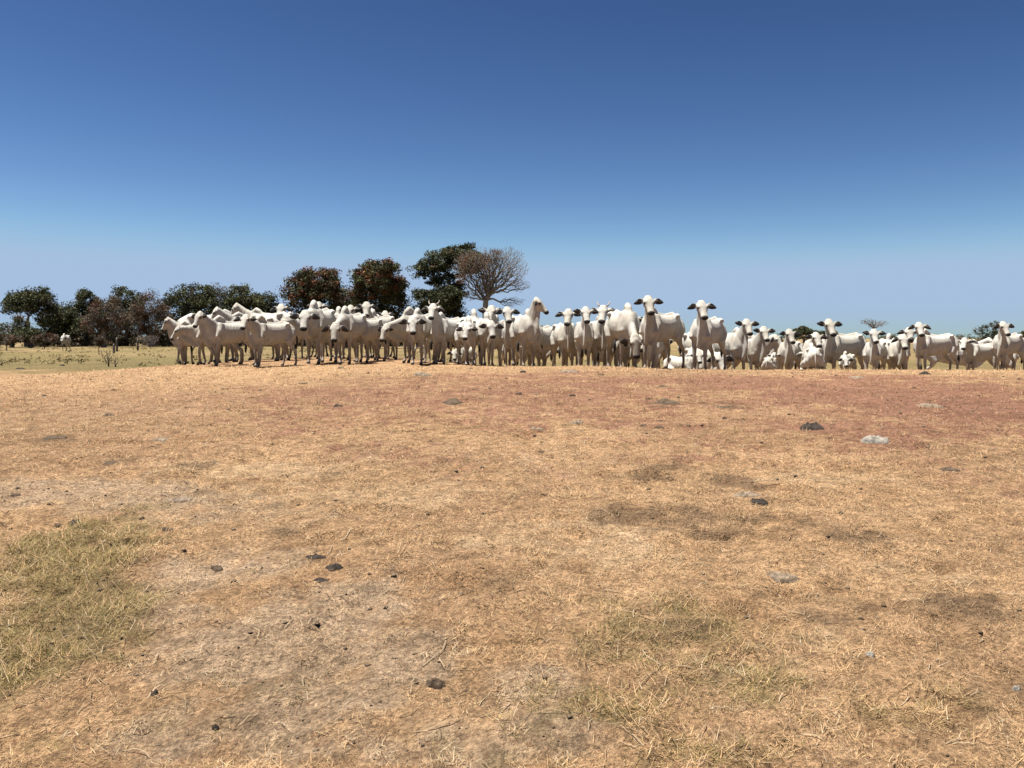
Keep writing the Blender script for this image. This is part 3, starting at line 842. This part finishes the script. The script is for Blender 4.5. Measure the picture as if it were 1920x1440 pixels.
def tree(name, lobes, trunk_px, D, label, cols=GREEN, nclump=260, per=26, leaf=.20, clr=.75, r0=.32, seed=1, fork=.35, depth=.8, bark=(.11, .09, .075), twigs=90, cat_='tree', grp='trees beyond the herd', rtip=.02):
    """lobes as (px, py, half width px, half height px) seen at depth D, each a real volume"""
    k = D / F; g = np.random.default_rng(seed + 500)
    Lw = []
    for (x, y, rx, ry) in lobes:
        p = px_at(x, y, D); dy = g.uniform(-.4, .4) * rx * k
        Lw.append((p.x, p.y + dy, p.z, rx * k, rx * k * depth, ry * k))
    for l in list(Lw):
        for q in range(4):
            a_ = g.uniform(-.4, math.pi + .4); f_ = g.uniform(.22, .42)
            Lw.append((l[0] + math.cos(a_) * l[3] * .92, l[1] + g.uniform(-.6, .6) * l[4], l[2] + math.sin(a_) * l[5] * .88, l[3] * f_, l[4] * f_, l[5] * f_ * 1.1))
    bx = (trunk_px - 960) / F * D; bz = float(ground_h(bx, D))
    top = max(l[2] + l[5] for l in Lw)
    O = np.array([bx, D, bz])
    root = empty(name, tuple(O)); tag(root, label, cat_, grp)
    Lr = [(a - O[0], b - O[1], c - O[2], d, e, f) for a, b, c, d, e, f in Lw]
    lowest = min(l[2] - l[5] for l in Lr)
    H = top - bz
    fk = np.array([0, 0, max(H * fork, .4)])
    tc = None
    if nclump:
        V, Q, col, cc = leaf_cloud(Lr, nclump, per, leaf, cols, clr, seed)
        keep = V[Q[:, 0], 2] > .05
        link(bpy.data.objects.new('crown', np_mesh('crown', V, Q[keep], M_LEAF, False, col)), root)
        tg = cc[g.choice(len(cc), min(twigs, len(cc)), replace=False)]
    V, Q = branch_net((0, 0, -.25), fk, tg, r0, rtip, seed)
    c = np.ones((len(V), 3)) * np.array(bark)
    link(bpy.data.objects.new('trunk', np_mesh('trunk', V, Q, M_BARK, True, c)), root)
    return root

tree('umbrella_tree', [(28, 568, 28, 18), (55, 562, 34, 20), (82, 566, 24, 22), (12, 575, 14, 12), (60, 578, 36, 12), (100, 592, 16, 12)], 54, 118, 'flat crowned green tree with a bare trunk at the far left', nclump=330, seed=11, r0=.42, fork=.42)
tree('tree', [(118, 600, 32, 26), (100, 612, 28, 20), (140, 615, 28, 20)], 120, 122, 'low dense dark green tree just right of the flat crowned one', nclump=330, seed=12, fork=.2)
tree('tree', [(165, 566, 22, 22), (150, 590, 20, 28), (178, 600, 24, 28)], 162, 128, 'green tree with a ragged peak beside the reddish bare one', nclump=300, seed=13, fork=.3)
tree('tree', [(196, 590, 30, 30), (215, 608, 26, 26), (180, 608, 22, 24)], 196, 112, 'reddish brown half leafless tree in the left grove', cols=BROWN, nclump=330, seed=14, leaf=.13, per=26, bark=(.2, .16, .14))
tree('tree', [(235, 560, 27, 22), (228, 590, 30, 32), (250, 600, 26, 32)], 238, 126, 'tall green tree with rounded top in the middle of the left grove', nclump=380, seed=15, fork=.3)
tree('tree', [(285, 578, 28, 28), (290, 606, 30, 28), (268, 606, 20, 26)], 284, 118, 'grey and red brown dry tree left of the large round green crown', cols=BROWN, nclump=350, seed=16, leaf=.13, per=26, bark=(.25, .2, .18))
tree('tree', [(352, 556, 42, 26), (335, 590, 44, 34), (375, 590, 38, 32)], 352, 124, 'large round green crowned tree above the left end of the herd', nclump=520, seed=17, fork=.3)
tree('tree', [(406, 562, 20, 26), (412, 590, 24, 30)], 408, 130, 'grey brown leafless tree squeezed between two green crowns', cols=GREYB, nclump=260, seed=18, leaf=.12, per=26, bark=(.25, .22, .2))
tree('tree', [(450, 560, 30, 22), (440, 588, 36, 30), (470, 580, 22, 26)], 450, 126, 'green tree with a grey twiggy right edge above the left foreground cows', nclump=360, seed=19, fork=.3)
tree('tree', [(498, 568, 22, 18), (492, 594, 28, 26), (516, 585, 12, 18)], 498, 130, 'smallest green tree at the right end of the left grove', nclump=300, seed=20, fork=.3)
tree('tree', [(592, 532, 38, 28), (570, 560, 34, 36), (606, 568, 36, 38), (553, 540, 16, 16), (625, 535, 12, 12)], 590, 104, 'dark leafy tree tinged with red, left of the pair in the middle', cols=REDTOP, nclump=620, seed=21, fork=.3, r0=.4)
tree('tree', [(648, 566, 24, 26), (640, 590, 28, 26), (665, 590, 20, 24)], 648, 110, 'lower reddish leafed tree between the two dark crowns', cols=REDTOP, nclump=340, seed=22, leaf=.17)
tree('tree', [(708, 524, 44, 30), (690, 515, 28, 22), (735, 545, 26, 30), (700, 560, 40, 34), (735, 575, 26, 30), (682, 545, 22, 26)], 708, 102, 'big dark tree with rusty red leaves over its top, right of the middle pair', cols=REDTOP, nclump=780, seed=23, fork=.3, r0=.42)
tree('tree', [(818, 568, 44, 26), (800, 590, 34, 24), (845, 585, 24, 34), (838, 556, 26, 20)], 822, 112, 'low rounded very dark tree below the spreading one', cols=[(G1, 1, 0), (G2, 1.4, 0)], nclump=620, seed=24, fork=.2)
tree('spreading_tree', [(828, 486, 34, 18), (862, 478, 34, 17), (808, 500, 26, 14), (784, 505, 14, 8), (792, 518, 18, 6), (850, 502, 36, 20), (840, 530, 24, 16), (852, 548, 20, 14), (812, 529, 12, 4), (890, 490, 26, 16)], 852, 115, 'tall spreading dark green tree leaning left behind the bare one', nclump=640, per=30, seed=25, fork=.5, r0=.5, clr=.6, leaf=.2)

# bare tree: fine twigs carried by forking limbs, brown leaf remnants on its left
def bare_tree(name, env, trunk_px, base_py, fork_py, D, n, label, seed, r0, rtip, bark, leaves=None, grp='trees beyond the herd', fork_dx=0, wig=.12):
    k = D / F; g = np.random.default_rng(seed)
    bx = (trunk_px - 960) / F * D; bz = float(ground_h(bx, D)); O = np.array([bx, D, bz])
    pts = []
    A = np.array([e[2] * e[3] for e in env], float); A /= A.sum()
    for i in range(n):
        e = env[g.choice(len(env), p=A)]
        v = g.normal(size=3); v /= np.linalg.norm(v); v *= g.uniform(0, 1) ** .40
        p = px_at(e[0] + v[0] * e[2], e[1] - v[2] * e[3], D)
        pts.append(np.array([p.x, D + v[1] * e[2] * k * .9, p.z]) - O)
    root = empty(name, tuple(O)); tag(root, label, 'tree', grp)
    fk = np.array(px_at(trunk_px + fork_dx, fork_py, D)) - O
    V, Q = branch_net((0, 0, -.25), fk, pts, r0, rtip, seed, wig)
    link(bpy.data.objects.new('trunk', np_mesh('trunk', V, Q, M_BARK, True, np.ones((len(V), 3)) * np.array(bark))), root)
    if leaves:
        lob, nc, per, leaf, cols, clr = leaves
        L = []
        for (x, y, rx, ry) in lob:
            p = np.array(px_at(x, y, D)) - O; L.append((p[0], p[1], p[2], rx * k, rx * k * .8, ry * k))
        V, Q, col, cc = leaf_cloud(L, nc, per, leaf, cols, clr, seed + 1)
        link(bpy.data.objects.new('crown', np_mesh('crown', V, Q, M_LEAF, False, col)), root)
    return root
bare_tree('bare_tree', [(875, 500, 30, 34), (905, 482, 40, 22), (945, 480, 42, 20), (965, 505, 30, 26), (940, 525, 40, 26), (975, 535, 22, 14), (962, 566, 26, 10), (900, 540, 30, 22), (880, 552, 16, 14), (925, 500, 40, 30)],
          911, 650, 562, 98, 6000, 'large bare tree with a fine grey crown and brown withered leaves on its left half', 31, .36, .0105, (.17, .155, .145),
          leaves=([(885, 495, 26, 22), (915, 500, 24, 26), (930, 480, 14, 14), (908, 528, 20, 14), (870, 522, 14, 12), (912, 545, 8, 12)], 420, 12, .11, [((.16, .10, .065), 1, 0), ((.13, .07, .045), .7, 0), ((.10, .10, .05), .3, 0)], .5), fork_dx=0)
bare_tree('flat_topped_tree', [(1628, 603, 17, 7), (1652, 606, 15, 6), (1640, 610, 14, 6)], 1637, 640, 616, 230, 420, 'hazy grey flat topped tree far away on the right', 32, .3, .03, (.16, .15, .145))
bare_tree('sparse_tree', [(1862, 612, 14, 12), (1870, 625, 16, 16), (1832, 620, 12, 12), (1850, 635, 20, 12)], 1864, 650, 632, 150, 420, 'sparse dark tree beside the right edge cow', 33, .2, .02, (.09, .08, .065),
          leaves=([(1866, 608, 10, 6), (1872, 622, 10, 14), (1858, 630, 16, 12), (1835, 622, 9, 6), (1846, 614, 8, 5)], 150, 18, .14, GREEN, .4))
tree('tree', [(1507, 621, 14, 7), (1498, 628, 12, 7), (1522, 628, 10, 7)], 1507, 210, 'small round dark tree far behind the flat topped head', nclump=160, seed=41, leaf=.3, twigs=30)
tree('tree', [(1545, 628, 8, 6), (1538, 633, 12, 6)], 1543, 220, 'tiny dark tree just right of the small round far one', nclump=110, seed=42, leaf=.3, twigs=20)
tree('tree', [(1304, 632, 12, 12), (1296, 640, 10, 8)], 1302, 180, 'dark bushy tree in the gap left of the tall cow standing apart', nclump=160, seed=43, leaf=.28, twigs=30)
tree('tree', [(1669, 636, 8, 5), (1676, 640, 10, 5)], 1670, 230, 'tiny far tree between the two cows right of centre right', nclump=100, seed=44, leaf=.3, twigs=20)
tree('tree', [(1922, 632, 10, 10)], 1922, 170, 'dark bush cut by the right edge of the view', nclump=120, seed=45, leaf=.25, twigs=20)
tree('bush', [(1845, 645, 16, 8), (1830, 648, 12, 6)], 1842, 140, 'reddish brown bush below the sparse dark tree', cols=BROWN, nclump=150, seed=46, leaf=.15, twigs=30, cat_='bush', grp='bushes')
# shrubs at the left
tree('bush', [(20, 622, 26, 14), (40, 612, 12, 18)], 24, 112, 'thin leafy bush under the left side of the flat crowned tree', cols=GREEN + [(BR, .8, 0)], nclump=130, per=22, seed=47, leaf=.16, twigs=60, cat_='bush', grp='bushes')
tree('bush', [(60, 628, 22, 10), (40, 633, 18, 8)], 58, 108, 'dark low bush at the foot of the flat crowned tree', nclump=180, seed=48, leaf=.17, twigs=30, cat_='bush', grp='bushes')
tree('bush', [(16, 638, 26, 9), (-8, 636, 16, 10)], 14, 84, 'brown dry bush at the left edge of the field', cols=BROWN, nclump=160, per=22, seed=49, leaf=.11, clr=.4, twigs=60, cat_='bush', grp='bushes', r0=.05)
tree('bush', [(90, 634, 20, 7), (70, 637, 10, 5)], 84, 98, 'low brown bush left of the lone far cow', cols=BROWN, nclump=150, per=22, seed=50, leaf=.12, clr=.4, twigs=50, cat_='bush', grp='bushes', r0=.05)
tree('bush', [(186, 640, 8, 9)], 186, 62, 'small rusty bush out in the green field', cols=BROWN, nclump=60, per=22, seed=51, leaf=.06, clr=.18, twigs=40, cat_='bush', grp='bushes', r0=.03)

def twig_bush(name, px, base_py, D, w, h, n, label, seed, bark, spread=1.0, rtip=.006):
    x = (px - 960) / F * D; z = float(ground_h(x, D)); g = np.random.default_rng(seed)
    k = D / F; pts = []
    for i in range(n):
        a = g.uniform(0, 2 * np.pi); r = g.uniform(0, 1) ** .6; hh = g.uniform(.25, 1)
        pts.append(np.array([math.cos(a) * r * w * k * (.3 + .7 * hh), math.sin(a) * r * w * k * (.3 + .7 * hh), hh * h * k]))
    o = link(bpy.data.objects.new(name, None)); o.location = (x, D, z); tag(o, label, 'bush', 'dry twiggy bushes')
    V, Q = branch_net((0, 0, -.05), (0, 0, .06), pts, .03, rtip, seed, .15)
    link(bpy.data.objects.new('twigs', np_mesh('twigs', V, Q, M_BARK, True, np.ones((len(V), 3)) * np.array(bark))), o)
twig_bush('twig_bush', 203, 681, 27.5, 18, 34, 110, 'dry twiggy bush standing in front of the green field at the left', 61, (.11, .085, .07), rtip=.004)
twig_bush('twig_bush', 282, 652, 95, 20, 26, 620, 'dense grey fan shaped bush left of the herd', 62, (.12, .10, .09), rtip=.011)
twig_bush('twig_bush', 216, 683, 27, 12, 18, 60, 'low dead bush leaning against the twiggy one', 63, (.13, .10, .08), rtip=.004)

# fence posts at the edge of the field
for k, (px, D, hh, lb) in enumerate([(220, 78, 1.35, 'grey fence post farther right of the rusty bush'), (259, 84, 1.2, 'grey fence post left of the fan shaped bush'), (214, 70, .8, 'short pale post beside the rusty bush')]):
    x = (px - 960) / F * D; z = float(ground_h(x, D))
    v, t = tube([(0, 0, -.2), (.01, 0, hh * .4), (.0, .02, hh * .8), (.03, .02, hh)], [.11, .10, .09, .075], 9)
    o = link(bpy.data.objects.new('fence_post', np_mesh('fence_post', v, t, M_POST, True))); o.location = (x, D, z)
    tag(o, lb, 'post', 'posts on the field edge')

# far scrub line (reads as one mass)
def scrub():
    g = np.random.default_rng(77); lobes = []
    for i in range(520):
        px = g.uniform(-500, 2500); D = g.uniform(190, 330) if px > 520 else g.uniform(135, 300)
        x = (px - 960) / F * D; h = g.uniform(.8, 2.3) * (1.25 if px < 600 else 1.0)
        lobes.append((x, D, .3 + h * .5, g.uniform(1.5, 4.5), g.uniform(1.5, 3), h * .62))
    for i in range(360):
        px = g.uniform(-700, 2700); D = g.uniform(500, 800); x = (px - 960) / F * D; h = g.uniform(2, 5)
        lobes.append((x, D, .3 + h * .5, g.uniform(6, 14), 6, h * .6))
    V, Q, col, cc = leaf_cloud(lobes, 7000, 12, .42, [(G1, 1, 0), (BR, .8, 0), (G3, .5, 0), (GY_, .5, 0)], 1.1, 78)
    o = link(bpy.data.objects.new('far_scrub', np_mesh('far_scrub', V, Q, M_LEAF, False, col)))
    tag(o, 'low dark scrub along the far edge of the pasture', 'scrub', kind='stuff')
scrub()
def undergrowth():
    g = np.random.default_rng(91); lobes = []
    for i in range(150):
        px = g.uniform(60, 900); D = g.uniform(122, 140)
        if px > 330 and g.uniform() < .3: continue
        x = (px - 960) / F * D; h = g.uniform(1.2, 3.4)
        lobes.append((x, D, .3 + h * .45, g.uniform(1.0, 2.4), g.uniform(1, 2), h * .55))
    V, Q, col, cc = leaf_cloud(lobes, 2600, 22, .2, [(G1, 1, 0), (G2, .8, -.4), (BR, .9, 0), (GY_, .35, 0)], .6, 92)
    o = link(bpy.data.objects.new('undergrowth', np_mesh('undergrowth', V, Q, M_LEAF, False, col)))
    tag(o, 'tangled dark undergrowth filling the foot of the grove at the left', 'undergrowth', kind='stuff')
undergrowth()
def tussocks():
    g = np.random.default_rng(131); lobes = []
    for i in range(620):
        D = 27 + 100 * g.uniform() ** 1.1; px = g.uniform(-250, 700) if i % 3 else g.uniform(700, 2100)
        x = (px - 960) / F * D
        if D < 32 and x > -8.5: continue
        if px > 700 and D < 40: continue
        z = float(base_h(x, D)); h = g.uniform(.03, .11) * (1 + D / 90) * (2.2 if g.uniform() < .06 else 1)
        lobes.append((x, D, z + h * .4, g.uniform(.15, .5) * (1 + D / 70), g.uniform(.15, .5), h))
    V, Q, col, cc = leaf_cloud(lobes, 2400, 8, .06, [((.17, .14, .06), 1, 0), ((.12, .095, .045), .5, 0), ((.22, .17, .08), 1, 0)], .14, 132)
    o = link(bpy.data.objects.new('grass_tussocks', np_mesh('grass_tussocks', V, Q, M_GRASS, False, col)))
    tag(o, 'low rough tussocks and weeds scattered over the far field', 'tussocks', kind='stuff')
tussocks()

# ------------------------------------------------------------------ dung and stones
def lump_mesh(rx, ry, h, seed, mat, rag=.3, n=26, full=2.2, rough=1.9):
    g = np.random.default_rng(seed); K = 7
    a = np.linspace(0, 2 * np.pi, n, endpoint=False)
    prof = 1 + rag * (fbm(np.cos(a) * 1.3 + seed, np.sin(a) * 1.3, 3, seed) - .5) * 2
    V = [[0, 0, h * .75]]
    for j in range(1, K + 1):
        t = j / K
        zz = h * (1 - t ** full) * (.6 + rough * (fbm(np.cos(a) * t * 2.6 + 5 * seed, np.sin(a) * t * 2.6, 3, seed + 9) - .35)) if j < K else np.full(n, -.02)
        V += list(np.stack([np.cos(a) * rx * t * prof, np.sin(a) * ry * t * prof, zz * np.ones(n)], 1))
    T = [(0, 1 + i, 1 + (i + 1) % n) for i in range(n)]
    for j in range(K - 1):
        for i in range(n):
            p, q = 1 + j * n + i, 1 + j * n + (i + 1) % n; T += [(p, p + n, q + n), (p, q + n, q)]
    return np_mesh('lump', np.array(V), np.array(T), mat, True)
DU = [ # px, py, full width px, height factor, material, label
 (1523, 800, 44, .42, 'd', 'large fresh black cow pat on the right of the bare ground', 'cow_pat'),
 (1640, 830, 46, .35, 's', 'pale grey stone lying right of the large black cow pat', 'stone'),
 (1778, 883, 40, .18, 'm', 'flat brown cow pat below the pale stone near the right edge', 'cow_pat'),
 (1420, 938, 36, .35, 'd', 'black clump with dry straw round it, below the large black cow pat', 'cow_pat'),
 (1400, 926, 56, .15, 'g', 'bleached dry cow pat just behind the black clump', 'cow_pat'),
 (590, 1045, 40, .16, 'd', 'flat dark cow pat, farthest of the group of three', 'cow_pat'),
 (627, 1067, 36, .42, 'd', 'thick dark cow pat, rightmost of the group of three', 'cow_pat'),
 (602, 1087, 40, .25, 'd', 'dark cow pat, nearest of the group of three', 'cow_pat'),
 (634, 761, 18, .4, 'd', 'small black cow pat left of centre in front of the herd', 'cow_pat'),
 (793, 704, 34, .35, 'g', 'bleached cow pat in front of the humped broadside cow', 'cow_pat'),
 (980, 699, 14, .5, 'd', 'small black clod just in front of the middle of the herd', 'cow_pat'),
 (1068, 700, 36, .2, 'g', 'thin bleached cow pat in front of the broad faced cow', 'cow_pat'),
 (1127, 705, 14, .35, 'm', 'tiny brown clod right of the thin bleached cow pat', 'cow_pat'),
 (973, 739, 16, .4, 'd', 'small dark clod below the middle of the herd', 'cow_pat'),
 (1073, 743, 14, .4, 'd', 'small dark clod right of the one below the middle of the herd', 'cow_pat'),
 (1250, 756, 54, .2, 'm', 'long flat greenish brown cow pat below the tallest cow', 'cow_pat'),
 (1356, 761, 36, .14, 'm', 'thin flat cow pat below the tall cow standing apart', 'cow_pat'),
 (1208, 799, 16, .25, 'm', 'small flat cow pat, left one of a close pair', 'cow_pat'),
 (1234, 800, 22, .35, 'm', 'small thicker cow pat, right one of a close pair', 'cow_pat'),
 (1005, 805, 34, .2, 'g', 'grey dry cow pat in the middle of the tan ground', 'cow_pat'),
 (1080, 793, 32, .22, 'g', 'grey dry cow pat a little farther than its left companion', 'cow_pat'),
 (846, 757, 46, .22, 'm', 'ragged brown cow pat left of the small dark clods', 'cow_pat'),
 (83, 744, 12, .4, 'd', 'small dark clod near the left edge', 'cow_pat'),
 (38, 692, 16, .3, 'd', 'dark cow pat at the edge of the green field on the far left', 'cow_pat'),
 (116, 686, 10, .5, 'd', 'dark clod on the green field edge right of the far left one', 'cow_pat'),
 (640, 692, 18, .3, 'm', 'brown clod in front of the flat topped cow', 'cow_pat'),
 (570, 717, 20, .2, 'm', 'brown flat clod below the straight on cow', 'cow_pat'),
 (280, 713, 18, .2, 'm', 'brown flat clod below the left end of the herd', 'cow_pat'),
 (302, 824, 34, .18, 'g', 'bleached cow pat on the left tan ground', 'cow_pat'),
 (208, 868, 36, .18, 'm', 'greyish brown cow pat lying in a dark patch on the left', 'cow_pat'),
 (100, 823, 50, .12, 'm', 'wide thin brown cow pat near the left edge', 'cow_pat'),
 (1737, 703, 24, .3, 'd', 'dark cow pat on the ridge under the long bodied cow', 'cow_pat'),
 (1745, 760, 50, .2, 'g', 'crumbled tan cow pat on the reddish ground', 'cow_pat'),
 (1605, 709, 34, .12, 'g', 'thin pale scrap on the ridge below the long slanting cow', 'cow_pat'),
 (1458, 1079, 70, .16, 'g', 'bleached crumbling cow pat on the right foreground', 'cow_pat'),
 (1631, 1230, 20, .6, 's', 'small grey stone in the right foreground', 'stone'),
 (1906, 1295, 18, .5, 's', 'whitish pebble at the right edge', 'stone'),
 (403, 1361, 16, .6, 'd', 'small dark clod on the pale soil at the bottom left', 'clod'),
 (291, 1303, 18, .8, 'd', 'upright dark clod at the edge of the green grass', 'clod'),
 (812, 1279, 40, .55, 'm', 'dark broken clod in the foreground left of centre', 'clod'),
 (141, 978, 26, .4, 'd', 'dark clod on the far rim of the green grass patch', 'clod'),
 (108, 980, 18, .4, 'm', 'brown clod on the far rim of the green grass patch', 'clod'),
 (30, 926, 22, .4, 'm', 'brown clod on the grey soil at the left edge', 'clod'),
 (316, 1003, 22, .5, 'm', 'crumbly clod right of the green grass patch', 'clod'),
 (408, 1065, 26, .5, 'm', 'crumbly grey brown clod between grass patch and three cow pats', 'clod'),
 (342, 940, 54, .15, 'g', 'pale flat cow pat left of centre above the three dark ones', 'cow_pat'),
 (1243, 727, 20, .3, 'm', 'brown flat clod in front of the tallest cow', 'cow_pat'),
 (1358, 783, 10, .6, 'd', 'tiny dark crumb left of the large black cow pat', 'clod'),
 (205, 778, 24, .2, 'm', 'flat brown clod on the left tan ground', 'cow_pat'),
 (1015, 850, 14, .4, 'm', 'small brown crumb in the middle of the tan ground', 'clod'),
]
MM = {'d': M_DUNG, 'm': M_DUNGM, 'g': M_DUNGG, 's': M_STONE}
for k, (px, py, w, hf, m, lb, nm) in enumerate(DU):
    x, y = px_ground(px, py); rx = w / 2 / F * y
    ry = rx * (.8 if m != 's' else .7)
    h = max(rx * hf * 1.5, .02)
    o = link(bpy.data.objects.new(nm, lump_mesh(rx, ry, h, k + 3, MM[m], .62 if m != 's' else .4, full=4.5 if m == 's' else (3.4 if hf >= .35 else 2.2), rough=1.1 if m == 's' or hf >= .35 else 1.8)))
    o.location = (x, y, float(ground_h(x, y)) - .004); o.rotation_euler = (0, 0, random.uniform(-.4, .4))
    tag(o, lb, {'cow_pat': 'dung', 'stone': 'stone', 'clod': 'clod'}[nm], {'cow_pat': 'cow pats on the pasture', 'stone': 'stones on the pasture', 'clod': 'clods in the foreground'}[nm])

# small clods and crumbs nobody could count
def crumbs():
    g = np.random.default_rng(5); n = 8500
    Y = 2.2 + 15 * g.uniform(0, 1, n) ** 1.1; X = g.uniform(-1, 1, n) * (.75 * Y + 1)
    Z, n1, n2 = zones(X, Y)
    k = g.uniform(0, 1, n) < .15 + .6 * np.clip(Z['bare'], 0, 1) + .25 * np.clip(Z['dark'], 0, 1)
    X, Y = X[k], Y[k]; n = len(X); gz = ground_h(X, Y)
    r = .0048 * np.minimum(g.lognormal(0, .5, n), 2.4) * (1 + Y / 7)
    oct_ = np.array([(1, 0, 0), (0, 1, 0), (-1, 0, 0), (0, -1, 0), (0, 0, .8), (0, 0, -.4)], float)
    V = oct_[None] * (r[:, None, None] * g.uniform(.55, 1.4, (n, 6, 1)))
    a = g.uniform(0, 6.28, n); ca, sa = np.cos(a)[:, None], np.sin(a)[:, None]
    V = np.stack([V[:, :, 0] * ca - V[:, :, 1] * sa, V[:, :, 0] * sa + V[:, :, 1] * ca, V[:, :, 2]], -1)
    V += np.stack([X, Y, gz], -1)[:, None]
    T = np.array([(0, 1, 4), (1, 2, 4), (2, 3, 4), (3, 0, 4), (1, 0, 5), (2, 1, 5), (3, 2, 5), (0, 3, 5)])
    T = (np.arange(n)[:, None, None] * 6 + T[None]).reshape(-1, 3)
    gr = g.uniform(0, 1, n)[:, None] ** .7
    c = C(.34, .26, .18) * (1 - gr) + C(.16, .11, .07) * gr
    o = link(bpy.data.objects.new('soil_crumbs', np_mesh('soil_crumbs', V.reshape(-1, 3), T, M_GRASS, False, np.repeat(c * .42, 6, 0))))
    tag(o, 'small crumbs of soil and dung strewn between the grass', 'crumbs', kind='stuff')
crumbs()
def litter():
    g = np.random.default_rng(15); n = 2600
    Y = 2.2 + 8 * g.uniform(0, 1, n) ** 1.2; X = g.uniform(-1, 1, n) * (.75 * Y + 1)
    L = .045 * g.lognormal(0, .55, n); a = g.uniform(0, 6.28, n); bend = g.uniform(-.9, .9, n); w = .0008 * g.uniform(.6, 1.5, n) * (1 + Y / 6)
    Vs, Qs = [], []; K = 4; px_, py_ = X.copy(), Y.copy(); rows = []
    for k in range(K + 1):
        an = a + bend * k / K
        z = ground_h(px_, py_) + .004 + .010 * np.sin(np.pi * k / K) * g.uniform(.2, 1.5, n)
        nx_, ny_ = -np.sin(an) * w, np.cos(an) * w
        rows.append(np.stack([np.stack([px_ - nx_, py_ - ny_, z], -1), np.stack([px_ + nx_, py_ + ny_, z + .001], -1)], 1))
        px_ = px_ + np.cos(an) * L / K; py_ = py_ + np.sin(an) * L / K
    V = np.concatenate(rows, 1); m = 2 * (K + 1); o_ = np.arange(n)[:, None] * m
    Q = np.concatenate([o_ + np.array([[2 * k, 2 * k + 1, 2 * k + 3, 2 * k + 2]]) for k in range(K)])
    r = g.uniform(0, 1, n)[:, None]
    c = C(.62, .50, .34) * (1 - r) + C(.40, .27, .15) * r
    o = link(bpy.data.objects.new('straw_litter', np_mesh('straw_litter', V.reshape(-1, 3), Q, M_GRASS, False, np.repeat(c * .45, m, 0))))
    tag(o, 'loose pale straws and thin twigs lying on the foreground', 'litter', kind='stuff')
litter()

print('SCALES OUT OF RANGE', LOG)
print('TRIS', sum(len(o.data.polygons) for o in S.objects if o.type == 'MESH'))
